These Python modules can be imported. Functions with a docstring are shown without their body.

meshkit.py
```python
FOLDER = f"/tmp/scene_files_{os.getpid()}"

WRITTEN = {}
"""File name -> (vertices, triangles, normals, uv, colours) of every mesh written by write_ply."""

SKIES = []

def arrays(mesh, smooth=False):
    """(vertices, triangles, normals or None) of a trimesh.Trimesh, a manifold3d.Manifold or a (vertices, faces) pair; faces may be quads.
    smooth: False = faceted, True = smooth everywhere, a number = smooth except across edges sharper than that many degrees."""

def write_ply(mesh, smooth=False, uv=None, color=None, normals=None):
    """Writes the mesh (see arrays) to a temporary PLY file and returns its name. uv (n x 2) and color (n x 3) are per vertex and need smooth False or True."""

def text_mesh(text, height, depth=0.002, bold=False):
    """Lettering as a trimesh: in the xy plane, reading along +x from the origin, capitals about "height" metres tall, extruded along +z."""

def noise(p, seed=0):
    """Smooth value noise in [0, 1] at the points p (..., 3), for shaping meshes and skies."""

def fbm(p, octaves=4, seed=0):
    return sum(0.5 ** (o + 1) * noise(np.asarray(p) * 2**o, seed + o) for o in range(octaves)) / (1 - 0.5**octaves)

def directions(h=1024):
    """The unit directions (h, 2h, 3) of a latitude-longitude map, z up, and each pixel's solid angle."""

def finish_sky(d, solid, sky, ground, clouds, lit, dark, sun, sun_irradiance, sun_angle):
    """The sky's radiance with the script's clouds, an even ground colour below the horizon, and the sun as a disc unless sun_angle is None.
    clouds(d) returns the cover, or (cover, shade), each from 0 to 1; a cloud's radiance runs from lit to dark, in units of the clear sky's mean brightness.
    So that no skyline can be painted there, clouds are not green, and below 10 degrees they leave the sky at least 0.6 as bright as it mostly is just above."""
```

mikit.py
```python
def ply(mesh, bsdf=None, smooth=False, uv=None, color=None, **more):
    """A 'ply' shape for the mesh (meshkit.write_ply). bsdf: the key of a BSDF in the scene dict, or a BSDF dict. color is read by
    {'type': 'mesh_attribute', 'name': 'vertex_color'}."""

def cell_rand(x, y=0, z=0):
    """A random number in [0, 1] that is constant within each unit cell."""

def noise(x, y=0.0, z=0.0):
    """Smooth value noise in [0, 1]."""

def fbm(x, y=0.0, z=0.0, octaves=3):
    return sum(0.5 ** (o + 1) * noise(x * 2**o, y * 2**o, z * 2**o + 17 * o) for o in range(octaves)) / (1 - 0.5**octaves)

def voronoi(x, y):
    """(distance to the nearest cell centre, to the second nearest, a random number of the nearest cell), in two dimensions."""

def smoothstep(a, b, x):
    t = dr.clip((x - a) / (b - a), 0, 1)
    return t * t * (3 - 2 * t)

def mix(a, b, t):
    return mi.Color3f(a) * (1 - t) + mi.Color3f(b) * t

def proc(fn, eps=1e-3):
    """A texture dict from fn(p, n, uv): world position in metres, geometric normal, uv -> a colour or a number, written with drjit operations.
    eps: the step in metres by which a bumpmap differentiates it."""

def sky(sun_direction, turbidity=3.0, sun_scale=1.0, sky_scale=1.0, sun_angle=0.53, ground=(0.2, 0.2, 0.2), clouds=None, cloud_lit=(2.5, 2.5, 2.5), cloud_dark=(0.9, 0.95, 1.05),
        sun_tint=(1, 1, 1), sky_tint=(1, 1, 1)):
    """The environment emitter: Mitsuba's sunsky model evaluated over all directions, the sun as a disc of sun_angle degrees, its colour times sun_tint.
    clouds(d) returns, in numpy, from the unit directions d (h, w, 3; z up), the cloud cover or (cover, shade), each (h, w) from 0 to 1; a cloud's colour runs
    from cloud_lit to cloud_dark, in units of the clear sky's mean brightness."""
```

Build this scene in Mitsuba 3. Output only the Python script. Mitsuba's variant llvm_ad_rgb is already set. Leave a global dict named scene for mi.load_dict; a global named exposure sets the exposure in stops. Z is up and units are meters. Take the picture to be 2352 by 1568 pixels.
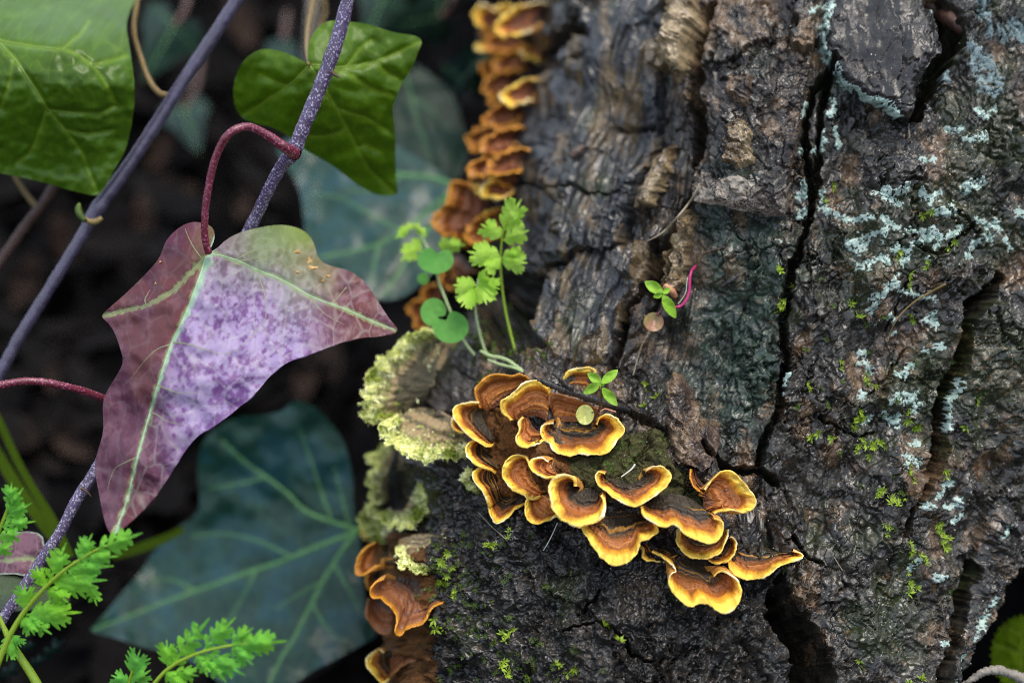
import math
import numpy as np
import drjit as dr
import mitsuba as mi
import mikit, meshkit
import shapely
from shapely.geometry import Polygon
from scipy.spatial import Delaunay, cKDTree
from scipy.interpolate import RBFInterpolator, PchipInterpolator
from scipy import ndimage
from mikit import noise, fbm, smoothstep, mix, voronoi

scene, labels = {}, {}

# ------------------------------------------------------------------ camera, sky, exposure
PITCH, ZC, HFOV = math.radians(25), 0.26, 36.0
CX, CY = 1175.5, 784.0
FP = CX / math.tan(math.radians(HFOV / 2))
CAM = np.array([0.0, 0.0, ZC])
FW = np.array([0.0, math.cos(PITCH), -math.sin(PITCH)])
RT = np.array([1.0, 0.0, 0.0])
UP = np.array([0.0, math.sin(PITCH), math.cos(PITCH)])
scene['camera'] = {
    'type': 'thinlens', 'fov': HFOV, 'aperture_radius': 0.0040, 'focus_distance': 0.291,
    'near_clip': 0.01, 'far_clip': 200.0,
    'to_world': mi.ScalarTransform4f().look_at(origin=CAM.tolist(), target=(CAM + FW).tolist(), up=[0, 0, 1])}
scene['daylight'] = mikit.sky((0.28, -0.12, 0.95), turbidity=3, sun_scale=0.42, sun_angle=34, clouds=lambda d: 1.0,
                              cloud_lit=(1.86, 2.13, 2.62), sun_tint=(0.92, 0.98, 1.08), ground=(0.03, 0.03, 0.025))
exposure = 2.5


# ------------------------------------------------------------------ helpers
def P(q, d):
    """Point at depth d (metres along the view axis) on the sight line of the photograph point q (2351 x 1568)."""
    q = np.atleast_2d(np.asarray(q, float))
    d = np.broadcast_to(np.asarray(d, float), (len(q),))[:, None]
    return CAM + d * (FW + RT * (q[:, :1] - CX) / FP + UP * (CY - q[:, 1:2]) / FP)


def proj(v):
    r = v - CAM
    d = r @ FW
    return np.stack([CX + FP * (r @ RT) / d, CY - FP * (r @ UP) / d], -1), d


def Z(tag, pts):
    """Points measured in one of the sixteen enlarged tiles of the photograph (tag = column, row)."""
    ox, oy = 588 * int(tag[0]), 392 * int(tag[1])
    return [(ox + x / 4, oy + y / 4) for x, y in pts]


_rt = np.random.default_rng(5)
_ga = _rt.uniform(0, 2 * np.pi, (256, 256))
_GX, _GY = np.cos(_ga).astype(np.float32), np.sin(_ga).astype(np.float32)


def pn(x, y, seed=0):
    x = np.asarray(x, np.float32); y = np.asarray(y, np.float32)
    ix, iy = np.floor(x).astype(np.int32), np.floor(y).astype(np.int32)
    fx, fy = x - ix, y - iy
    u, v = fx * fx * fx * (fx * (fx * 6 - 15) + 10), fy * fy * fy * (fy * (fy * 6 - 15) + 10)
    s = seed * 37

    def g(a, b):
        i, j = (ix + a + s) & 255, (iy + b + s * 3) & 255
        return _GX[i, j] * (fx - a) + _GY[i, j] * (fy - b)
    return ((g(0, 0) * (1 - u) + g(1, 0) * u) * (1 - v) + (g(0, 1) * (1 - u) + g(1, 1) * u) * v) * 1.5


def fb(x, y, o=4, seed=0):
    return sum(0.5 ** k * pn(x * 2 ** k, y * 2 ** k, seed + k) for k in range(o))


def ridge(x, y, o=4, seed=0):
    return sum(0.5 ** k * (1 - 2 * np.abs(pn(x * 2 ** k, y * 2 ** k, seed + k))) for k in range(o))


def sst(a, b, x):
    t = np.clip((x - a) / (b - a), 0, 1)
    return t * t * (3 - 2 * t)


def vnormals(v, f):
    n = np.zeros_like(v)
    c = np.cross(v[f[:, 1]] - v[f[:, 0]], v[f[:, 2]] - v[f[:, 0]])
    for k in range(3):
        for a in range(3):
            n[:, a] += np.bincount(f[:, k], c[:, a], len(v))
    return n / np.maximum(np.linalg.norm(n, axis=1, keepdims=True), 1e-20)


used = set()


def numbered(name):
    k, i = name, 0
    while k in used:
        i += 1
        k = f'{name}_{i:03d}'
    used.add(k)
    return k


def put(name, v, f, bsdf, parent=None, n=None, uv=None):
    key = numbered(name if parent is None else parent + '__' + name)
    v = np.asarray(v, float); f = np.asarray(f, int)
    n = vnormals(v, f) if n is None else n
    scene[key] = {'type': 'ply', 'filename': meshkit.write_ply((v, f), False, uv, None, normals=n), 'face_normals': False,
                  'bsdf': {'type': 'ref', 'id': bsdf}}
    return key


def thing(name, label, cat, group=None, kind=None):
    key = numbered(name)
    labels[key] = {'label': label, 'category': cat}
    if group: labels[key]['group'] = group
    if kind: labels[key]['kind'] = kind
    return key


def tag(key, label=None, cat=None, group=None, kind=None):
    labels[key] = {k: v for k, v in dict(label=label, category=cat, group=group, kind=kind).items() if v}
    return key


def resample(pts, step=None, n=None, closed=False):
    p = np.asarray(pts, float)
    if closed: p = np.vstack([p, p[:1]])
    L = np.r_[0, np.cumsum(np.linalg.norm(np.diff(p, axis=0), axis=1))]
    keep = np.r_[True, np.diff(L) > 1e-9]
    p, L = p[keep], L[keep]
    n = n or max(3, int(round(L[-1] / step)) + 1)
    s = np.linspace(0, L[-1], n)
    out = np.stack([np.interp(s, L, p[:, k]) for k in range(p.shape[1])], -1)
    return out[:-1] if closed else out


def chaikin(pts, it=2, closed=False):
    p = np.asarray(pts, float)
    for _ in range(it):
        if closed:
            r = np.roll(p, -1, 0)
            p = np.stack([.75 * p + .25 * r, .25 * p + .75 * r], 1).reshape(-1, p.shape[1])
        else:
            a, b = p[:-1], p[1:]
            m = np.stack([.75 * a + .25 * b, .25 * a + .75 * b], 1).reshape(-1, p.shape[1])
            p = np.vstack([p[:1], m[1:-1], p[-1:]])
    return p


def tube(pts, rad, sides=10):
    p = np.asarray(pts, float)
    r = np.broadcast_to(np.asarray(rad, float), (len(p),))
    t = np.gradient(p, axis=0)
    t /= np.linalg.norm(t, axis=1, keepdims=True) + 1e-12
    a = np.cross(t[0], [0.3, 0.5, 0.8]); a /= np.linalg.norm(a)
    A = []
    for k in range(len(p)):
        a = a - t[k] * (a @ t[k]); a /= np.linalg.norm(a) + 1e-12
        A.append(a)
    A = np.array(A); B = np.cross(t, A)
    ang = np.arange(sides) * 2 * np.pi / sides
    v = p[:, None] + r[:, None, None] * (np.cos(ang)[None, :, None] * A[:, None] + np.sin(ang)[None, :, None] * B[:, None])
    i, j = np.meshgrid(np.arange(len(p) - 1), np.arange(sides), indexing='ij')
    q = np.stack([i * sides + j, i * sides + (j + 1) % sides, (i + 1) * sides + (j + 1) % sides, (i + 1) * sides + j], -1).reshape(-1, 4)
    f = np.vstack([q[:, [0, 1, 2]], q[:, [0, 2, 3]]])
    v = np.vstack([v.reshape(-1, 3), p[:1], p[-1:]])
    n0 = len(p) * sides
    j = np.arange(sides)
    f = np.vstack([f, np.stack([np.full(sides, n0), (j + 1) % sides, j], -1),
                   np.stack([np.full(sides, n0 + 1), n0 - sides + j, n0 - sides + (j + 1) % sides], -1)])
    return v, f


def join(ms):
    vs, fs, o = [], [], 0
    for v, f in ms:
        vs.append(v); fs.append(np.asarray(f) + o); o += len(v)
    return np.vstack(vs), np.vstack(fs)


def qtube(q, d, rq, sides=10, step=6, bump=0.0, seed=0):
    """Tube along photograph points q at depths d (m); rq = radius in photograph pixels at each point."""
    q = np.asarray(q, float)
    a = np.column_stack([q, np.broadcast_to(d, len(q)) * 1000, np.broadcast_to(rq, len(q))])
    a = chaikin(a, 3)
    L = np.r_[0, np.cumsum(np.linalg.norm(np.diff(a[:, :2], axis=0), axis=1))]
    n = max(4, int(L[-1] / step))
    s = np.linspace(0, L[-1], n)
    b = np.stack([np.interp(s, L, a[:, k]) for k in range(4)], -1)
    rad = b[:, 3] * b[:, 2] / 1000 / FP
    if bump: rad = rad * (1 + .10 * fb(s / 40, seed + 0 * s, 3, 51))
    v, f = tube(P(b[:, :2], b[:, 2] / 1000), rad, sides)
    if bump:
        n_ = vnormals(v, f)
        rr = np.random.default_rng(seed)
        v = v + n_ * (rr.uniform(-1, 1, len(v)) * bump)[:, None]
    return v, f


def dist_poly(q, lines):
    """Distance from points q to the nearest of several polylines."""
    out = np.full(len(q), 1e9)
    for l in lines:
        l = np.asarray(l, float)
        if len(l) == 1: l = np.vstack([l, l + .1])
        for a, b in zip(l[:-1], l[1:]):
            ab = b - a
            t = np.clip(((q - a) @ ab) / max(ab @ ab, 1e-9), 0, 1)
            out = np.minimum(out, np.hypot(*(q - a - t[:, None] * ab).T))
    return out


def sheet(outline, ctrl, step=8, ck=1, ripple=0.0, rs=60, seed=0, veins=(), fold=0.0):
    B = chaikin(outline, ck, True) if ck else np.asarray(outline, float)
    B = resample(B, step=step, closed=True)
    poly = Polygon(B).buffer(0)
    x0, y0, x1, y1 = poly.bounds
    gx, gy = np.meshgrid(np.arange(x0, x1, step), np.arange(y0, y1, step * .87))
    gx = gx + (np.arange(len(gx)) % 2)[:, None] * step / 2
    g = np.stack([gx.ravel(), gy.ravel()], -1)
    inner = poly.buffer(-step * .45)
    g = g[shapely.contains_xy(inner, g[:, 0], g[:, 1])] if not inner.is_empty else g[:0]
    q = np.vstack([B, g])
    t = Delaunay(q).simplices
    c = q[t].mean(1)
    t = t[shapely.contains_xy(poly, c[:, 0], c[:, 1])]
    e = q[t]
    area = (e[:, 1, 0] - e[:, 0, 0]) * (e[:, 2, 1] - e[:, 0, 1]) - (e[:, 1, 1] - e[:, 0, 1]) * (e[:, 2, 0] - e[:, 0, 0])
    t, area = t[np.abs(area) > 1e-6], area[np.abs(area) > 1e-6]
    t = np.where((area > 0)[:, None], t[:, ::-1], t)   # faces the camera
    ctrl = np.asarray(ctrl, float)
    rbf = RBFInterpolator(ctrl[:, :2] / 500, ctrl[:, 2], kernel='thin_plate_spline', smoothing=0.0)

    def depth(p):
        p = np.atleast_2d(p)
        d = rbf(p / 500)
        if ripple: d = d + .10 * fb(p[:, 0] / 15, p[:, 1] / 15, 2, seed + 7) + ripple * fb(p[:, 0] / rs, p[:, 1] / rs, 2, seed)
        if veins and fold: d = d + fold * np.exp(-(dist_poly(p, veins) / 7) ** 2)
        return d / 1000
    d = depth(q)
    v = P(q, d)
    vd = dist_poly(q, veins) if veins else np.full(len(q), 99.0)
    ed = shapely.distance(shapely.points(q), poly.exterior)
    return dict(q=q, v=v, f=t, n=vnormals(v, t), uv=np.stack([vd / 10, ed / 10], -1), depth=depth, nb=len(B))


def solid(s, thick):
    v, f, n = s['v'], s['f'], s['n']
    m = len(v)
    b = np.arange(s['nb']); b2 = np.roll(b, -1)
    edges = {(int(a), int(c)) for t in f for a, c in ((t[0], t[1]), (t[1], t[2]), (t[2], t[0]))}
    wall = []
    for a, c in zip(b, b2):
        if (a, c) in edges: wall += [(c, a, a + m), (c, a + m, c + m)]
        elif (c, a) in edges: wall += [(a, c, c + m), (a, c + m, a + m)]
    V = np.vstack([v, v - n * thick]); F = np.vstack([f, f[:, ::-1] + m, wall])
    return V, F, np.vstack([n, -n]), np.vstack([s['uv'], s['uv']])


# ------------------------------------------------------------------ materials
def mat(key, color, rough=0.5, two=True, **kw):
    b = {'type': 'principled', 'base_color': mikit.proc(color) if callable(color) else {'type': 'rgb', 'value': list(color)},
         'roughness': mikit.proc(rough) if callable(rough) else rough, **kw}
    scene[key] = {'type': 'twosided', 'bsdf': b} if two else b


def thin(key, color, rough=0.4, trans=1.0, **kw):
    scene[key] = {'type': 'principledthin', 'base_color': mikit.proc(color) if callable(color) else {'type': 'rgb', 'value': list(color)},
                  'roughness': rough, 'diff_trans': trans, 'spec_trans': 0.0, **kw}


def bark_color(dark, mid, tan, tan_at, green, green_at, ox, oy, sx=1.0, sy=1.0, gm=None):
    def fn(p, n, uv):
        x, y, z = p.x * 120 * sx + ox, p.z * 130 * sy + oy, p.y * 70
        b = fbm(x * 5, y * 4, z * 4, octaves=4)
        g = noise(p.x * 4800, p.z * 4800, p.y * 4800)
        t = fbm(x * 1.7 + 9, y * 1.3, z, octaves=4)
        c = mix(dark, mid, smoothstep(0.32, 0.72, b + 0.35 * (g - 0.5)))
        c = mix(c, tan, smoothstep(tan_at, tan_at + 0.1, t + 0.22 * (g - 0.5)) * (0.35 + 0.65 * noise(x * 14, y * 14, z * 9)))
        gr = fbm(x * 0.9 + 31, y * 0.9, z, octaves=3)
        c = mix(c, green, smoothstep(green_at, green_at + 0.18, gr + 0.15 * (b - 0.5)) * 0.8)
        if gm is not None:
            d = dr.sqrt(dr.square((uv.x - gm[0]) / gm[2]) + dr.square((uv.y - gm[1]) / gm[3]))
            c = mix(c, gm[4], smoothstep(1.2, 0.35, d + 1.1 * (t - 0.5)) * (0.35 + 0.65 * smoothstep(.3, .65, b)))
        c = mix(c, tan, smoothstep(.70, .82, noise(x * 10 + 5, y * 12, z * 9)) * .55 * smoothstep(.42, .6, t + .2 * (b - .5)))
        return c * (0.25 + 0.26 * g)
    return fn


def wet(lo, hi, s=3.0):
    return lambda p, n, uv: lo + (hi - lo) * smoothstep(0.35, 0.65, fbm(p.x * 150 * s, p.z * 150 * s, p.y * 150 * s, octaves=3))


mat('bark_mid', bark_color((.026, .022, .019), (.104, .085, .070), (.46, .30, .17), .55, (.045, .065, .045), .56, 0, 0,
                           gm=(17.0, 7.4, 1.7, 3.4, (.078, .135, .095))), wet(.22, .46), specular=.55)
mat('bark_slab', bark_color((.040, .036, .033), (.075, .068, .062), (.20, .14, .09), .74, (.06, .06, .04), .66, 11, 3), wet(.30, .5), specular=.6)
mat('bark_left', bark_color((.030, .034, .042), (.125, .130, .135), (.42, .29, .14), .54, (.09, .11, .055), .60, 21, 7, 1.6, .7), wet(.24, .48), specular=.7)
mat('bark_tan', bark_color((.07, .045, .025), (.46, .31, .16), (.84, .64, .36), .44, (.17, .15, .07), .66, 31, 9), wet(.22, .5), specular=.7)
mat('bark_edge', bark_color((.10, .08, .07), (.42, .35, .29), (.80, .70, .56), .42, (.17, .15, .07), .75, 33, 29), wet(.3, .55), specular=.6)
mat('bark_rust', bark_color((.06, .042, .034), (.23, .145, .10), (.52, .36, .22), .50, (.1, .09, .06), .7, 37, 19), wet(.22, .46), specular=.5)
mat('bark_low', bark_color((.020, .019, .017), (.080, .070, .058), (.20, .14, .09), .70, (.05, .07, .022), .58, 41, 2), wet(.22, .46), specular=.55)
mat('bark_right', bark_color((.024, .022, .016), (.096, .085, .065), (.42, .26, .14), .58, (.060, .080, .028), .42, 51, 5), wet(.26, .5), specular=.7)
mat('velvet', lambda p, n, uv: mix((.030, .026, .014), (.085, .085, .030), fbm(uv.x * 9, uv.y * 9, 1, octaves=4)) * (0.4 + noise(uv.x * 60, uv.y * 60)), .85, sheen=.4, specular=.15)
mat('velvet_brown', lambda p, n, uv: mix((.045, .022, .010), (.20, .085, .022), fbm(uv.x * 7, uv.y * 7, 4, octaves=4)) * (0.4 + noise(uv.x * 60, uv.y * 60)), .8, sheen=.4, specular=.2)
mat('lichen', lambda p, n, uv: mix((.19, .29, .25), (.54, .67, .60), fbm(uv.x * 11, uv.y * 11, 6, octaves=3)), .8)
mat('lichen_grey', lambda p, n, uv: mix((.09, .14, .145), (.24, .32, .33), fbm(uv.x * 11, uv.y * 11, 6, octaves=3)), .8)
mat('speck', (.55, .52, .46), .4)
mat('moss', lambda p, n, uv: mix((.11, .19, .010), (.30, .42, .022), noise(p.x * 900, p.y * 900, p.z * 900)), .55)
mat('moss_dark', lambda p, n, uv: mix((.022, .045, .004), (.08, .13, .008), noise(p.x * 900, p.y * 900, p.z * 900)), .6)


def cap_color(velvet, rust, ochre, t0, t1, band):
    def fn(p, n, uv):
        s, t = uv.x, uv.y
        w = fbm(s * .45, t * 5, 2.0, octaves=3) - .5
        tt = t + .16 * w
        b = noise(tt * 26 + 3, s * .03, 4.4)
        f = .5 * noise(s * 5, t * 60, 7.7) + .5 * noise(s * 13, t * 7, 2.7)
        c = mix(velvet, rust, smoothstep(t0 - .1, t0 + .1, tt))
        c = mix(c, ochre, smoothstep(t1 - .10, t1 + .08, tt))
        c = mix(c, mi.Color3f(c) * .45, smoothstep(.45, .8, b) * band)
        c = mix(c, ochre, smoothstep(.74, .86, noise(tt * 31 + 9, s * .02, 1.1)) * band * .6)
        sp = smoothstep(.66, .76, fbm(s * 1.1, t * 9, 12.5, octaves=3))
        c = mix(c, (.012, .010, .009), sp * (1 - smoothstep(.6, .85, t)) * .85)
        return c * (.62 + .76 * f)
    return fn


RUST, OCH, YEL, PALE = (.33, .105, .020), (.70, .32, .028), (.92, .61, .075), (.96, .86, .52)
mat('cap_rust', cap_color((.035, .026, .014), RUST, OCH, .50, .85, .8), .6, sheen=.4)
mat('cap_zoned', cap_color((.16, .055, .02), (.42, .145, .035), OCH, .18, .82, .85), .55, sheen=.3)
mat('cap_pink', cap_color((.045, .018, .011), (.22, .070, .026), (.45, .17, .02), .2, .95, .5), .55)
mat('cap_brown', cap_color((.06, .03, .016), (.22, .078, .028), (.30, .12, .035), .3, .92, .5), .55, sheen=.3)


def margin_color(p, n, uv):
    t = uv.y + .05 * (fbm(uv.x * .8, uv.y * 6, 3.3, octaves=3) - .5) + .32 * (noise(uv.x * .45, 3.7, 1.2) - .5)
    f = .4 * noise(uv.x * 6, uv.y * 40, 5.5) + .6 * noise(uv.x * 15, uv.y * 6, 5.5)
    t = t + .07 * (f - .5)
    c = mix(RUST, OCH, smoothstep(.70, .82, t))
    c = mix(c, YEL, smoothstep(.80, .93, t))
    return mix(c, PALE, smoothstep(.97, 1.15, t) * (.10 + .90 * smoothstep(.48, .72, noise(uv.x * .42, 1.5, 8.8)))) * (.70 + .5 * f) * (.72 + .4 * smoothstep(.3, .6, fbm(uv.x * .9, uv.y * 5, 6.1, octaves=3)))


def margin_orange(p, n, uv):
    f = noise(uv.x * 6, uv.y * 40, 5.5)
    return mix((.20, .062, .010), (.66, .28, .022), smoothstep(.80, 1.12, uv.y)) * (.7 + .55 * f)


mat('margin_yellow', margin_color, .5, sheen=.3)
mat('margin_orange', margin_orange, .5)
mat('underside', lambda p, n, uv: mix((.40, .17, .03), (.55, .28, .06), noise(uv.x * 2, uv.y * 9)), .6)
mat('old_cap', lambda p, n, uv: mix(mix((.10, .085, .05), (.33, .24, .13), smoothstep(.35, .65, noise(uv.y * 17 + fbm(uv.x, uv.y * 4) * 2, uv.x * .05))),
                                    (.66, .68, .22), smoothstep(.52, .92, uv.y + .3 * (fbm(uv.x * 2, uv.y * 8, octaves=3) - .5))) * (.6 + .8 * noise(uv.x * 9, uv.y * 50)), .75)
mat('fringe', lambda p, n, uv: mix((.34, .42, .05), (1.0, 1.0, .62), smoothstep(.30, .70, fbm(p.x * 420, p.y * 420, p.z * 420, octaves=2))), .6)


def leaf_fine(p, s):
    a, b, r = voronoi(p.x * s + 20, p.z * s + 20)
    return smoothstep(.0, .13, b - a), r


def purple_color(p, n, uv):
    e, r = leaf_fine(p, 620)
    big = fbm(p.x * 95 + 3, p.z * 95, 2.0, octaves=4)
    mott = fbm(p.x * 420, p.z * 420, 4.0, octaves=3)
    c = mix((.110, .032, .034), (.078, .022, .042), smoothstep(.40, .62, big))
    # sky reflection painted lavender on the flank right of the midrib, broken into blotches
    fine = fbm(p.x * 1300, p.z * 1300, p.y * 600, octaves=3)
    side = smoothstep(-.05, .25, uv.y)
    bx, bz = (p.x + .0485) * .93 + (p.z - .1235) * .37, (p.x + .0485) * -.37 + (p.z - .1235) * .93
    sky_sheen = side * smoothstep(1.15, .6, dr.sqrt(dr.square((bx - .003) / .0175) + dr.square((bz + .006) / .040)) + .5 * (big - .5))
    c = mix(c, mix((.135, .060, .205), (.315, .25, .43), smoothstep(.36, .60, .35 * mott + .65 * fine)), sky_sheen * .85)
    e2, r2 = leaf_fine(p, 270)
    c = mix(c, (.38, .38, .34), (1 - e2) * .24 * (.25 + .75 * side))
    c = mix(c, (.32, .30, .28), (1 - e) * .13 * (.3 + .7 * side))
    c = mix(c, (.22, .12, .15), smoothstep(.46, .68, .5 * fine + .5 * mott + .3 * (big - .5)) * .55 * (1 - sky_sheen) * (.45 + .55 * side))
    vein = smoothstep(.9, .1, uv.x + 1.4 * (fine - .5))
    c = mix(c, (.26, .34, .14), vein * .6)
    c = mix(c, (.34, .56, .38), side * smoothstep(1.0, .2, uv.y / (.45 + 2.0 * smoothstep(.125, .165, p.z)) + 1.6 * (fine - .5)) * .65)
    c = mix(c, (.17, .27, .03), smoothstep(.021, .004, dr.sqrt(dr.square(p.x + .0400) + dr.square(p.z - .1600)) + .016 * (big - .5)) * .75)
    return c * (.94 + .1 * e)


def leaf_color(base, vein, fine, dark=.75, glauc=None):
    def fn(p, n, uv):
        e, r = leaf_fine(p, fine)
        m = fbm(p.x * 150, p.z * 150, p.y * 150, octaves=3)
        c = mi.Color3f(base) * (dark + (1.25 - dark) * m) * (.95 + .1 * r)
        if glauc is not None:
            c = mix(c, glauc, smoothstep(.42, .66, m))
        c = mix(c, vein, (1 - e) * .22)
        return mix(c, vein, smoothstep(.9, .1, uv.x) * .55)
    return fn


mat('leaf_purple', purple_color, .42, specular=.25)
mat('vein_mint', (.30, .46, .28), .4)
mat('vein_purple', (.24, .27, .13), .45)
mat('leaf_green', leaf_color((.046, .104, .003), (.13, .22, .008), 420), .34, specular=.16, clearcoat=.5, clearcoat_gloss=.5)
mat('leaf_green_dull', leaf_color((.054, .116, .002), (.15, .24, .006), 420), .4, specular=.2, clearcoat=.12, clearcoat_gloss=.8)
mat('vein_green', (.13, .22, .02), .3)
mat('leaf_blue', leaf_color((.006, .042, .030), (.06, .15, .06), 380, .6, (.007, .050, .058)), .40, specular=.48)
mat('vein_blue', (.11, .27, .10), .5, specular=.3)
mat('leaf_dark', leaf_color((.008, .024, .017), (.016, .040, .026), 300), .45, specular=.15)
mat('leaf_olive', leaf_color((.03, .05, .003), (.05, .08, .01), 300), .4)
thin('leaf_fern', lambda p, n, uv: mix((.11, .48, .11), (.32, .66, .02), fbm(p.x * 130, p.z * 130, p.y * 100, octaves=3)) * (.8 + .4 * noise(p.x * 900, p.z * 900, p.y * 900)), .45, .9)
thin('leaf_seedling', lambda p, n, uv: mix((.28, .56, .04), (.55, .80, .15), fbm(p.x * 400, p.z * 400, octaves=3)), .3, .8)
thin('leaf_cotyledon', lambda p, n, uv: mix((.12, .38, .08), (.19, .46, .11), fbm(p.x * 300, p.z * 300, octaves=3)), .4, .8)
thin('leaf_serrated', leaf_color((.07, .13, .006), (.12, .18, .02), 400), .4, .8)
mat('cotyledon_old', lambda p, n, uv: mix((.34, .36, .09), (.58, .55, .14), fbm(p.x * 700, p.z * 700, octaves=3)), .3)
mat('cotyledon_red', lambda p, n, uv: mix((.22, .17, .055), (.27, .12, .07), smoothstep(.4, .6, fbm(p.x * 300, p.z * 300, octaves=3))), .35)


def speckled(a, b, c, at=.66, fq=4200):
    def fn(p, n, uv):
        m = fbm(p.x * 350, p.y * 350, p.z * 350, octaves=3)
        s = fbm(p.x * fq, p.y * fq, p.z * fq * .6, octaves=2)
        return mix(mix(a, b, m), c, smoothstep(at, at + .10, s) * .8)
    return fn


mat('stem_purple', speckled((.050, .033, .060), (.095, .066, .155), (.42, .38, .50), .56), .4, specular=.7)
mat('stem_grey', speckled((.034, .026, .042), (.064, .052, .105), (.10, .09, .14), .62), .34, specular=.9)
mat('stem_red', speckled((.085, .010, .014), (.17, .02, .045), (.42, .12, .22), .60), .36, specular=.7)
mat('stem_brown', speckled((.05, .025, .018), (.10, .05, .035), (.2, .12, .1), .8), .55)
mat('stem_tan', speckled((.15, .09, .03), (.22, .16, .05), (.3, .22, .1), .7), .5)
mat('stem_green', (.22, .34, .02), .4)
mat('stem_pale', (.36, .46, .22), .4)
mat('stem_magenta', (.42, .02, .13), .35)
mat('straw', speckled((.16, .14, .11), (.28, .25, .20), (.35, .32, .26), .7), .6)
mat('char', lambda p, n, uv: mix((.010, .010, .011), (.045, .04, .038), fbm(p.x * 500, p.y * 800, p.z * 900, octaves=3)), .45)
mat('fibre', (.30, .25, .17), .5)
mat('fibre_white', (.55, .58, .50), .5)
mat('bleached', lambda p, n, uv: mix((.10, .09, .07), (.36, .32, .27), fbm(p.x * 200, p.y * 700, p.z * 900, octaves=3)), .6)
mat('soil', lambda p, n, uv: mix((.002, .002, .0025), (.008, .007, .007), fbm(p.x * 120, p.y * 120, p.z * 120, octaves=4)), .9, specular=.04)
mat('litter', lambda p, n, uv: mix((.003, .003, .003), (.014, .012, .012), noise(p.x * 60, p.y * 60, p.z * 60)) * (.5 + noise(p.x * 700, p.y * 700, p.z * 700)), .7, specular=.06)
mat('peach', (.62, .30, .17), .5)

# ------------------------------------------------------------------ ground
gx = np.sinh(np.linspace(-7.0, 7.0, 420)) * .05
gyv = np.sinh(np.linspace(-5.0, 7.0, 420)) * .05 + .45
GX, GY_ = np.meshgrid(gx, gyv)
GZ = np.interp(GY_, [-50, .20, .34, .60, .75, 60], [-.03, -.02, -.005, .122, .135, .5])
near = np.exp(-((GX / .6) ** 2 + ((GY_ - .45) / .5) ** 2))
GZ = GZ + near * (.011 * fb(GX * 22, GY_ * 22, 4, 11) + .004 * ridge(GX * 60, GY_ * 60, 3, 17))
GZ = GZ + (1 - near) * .25 * np.clip(np.hypot(GX, GY_) / 8, 0, 1) * fb(GX * .3, GY_ * .3, 3, 13)


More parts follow.
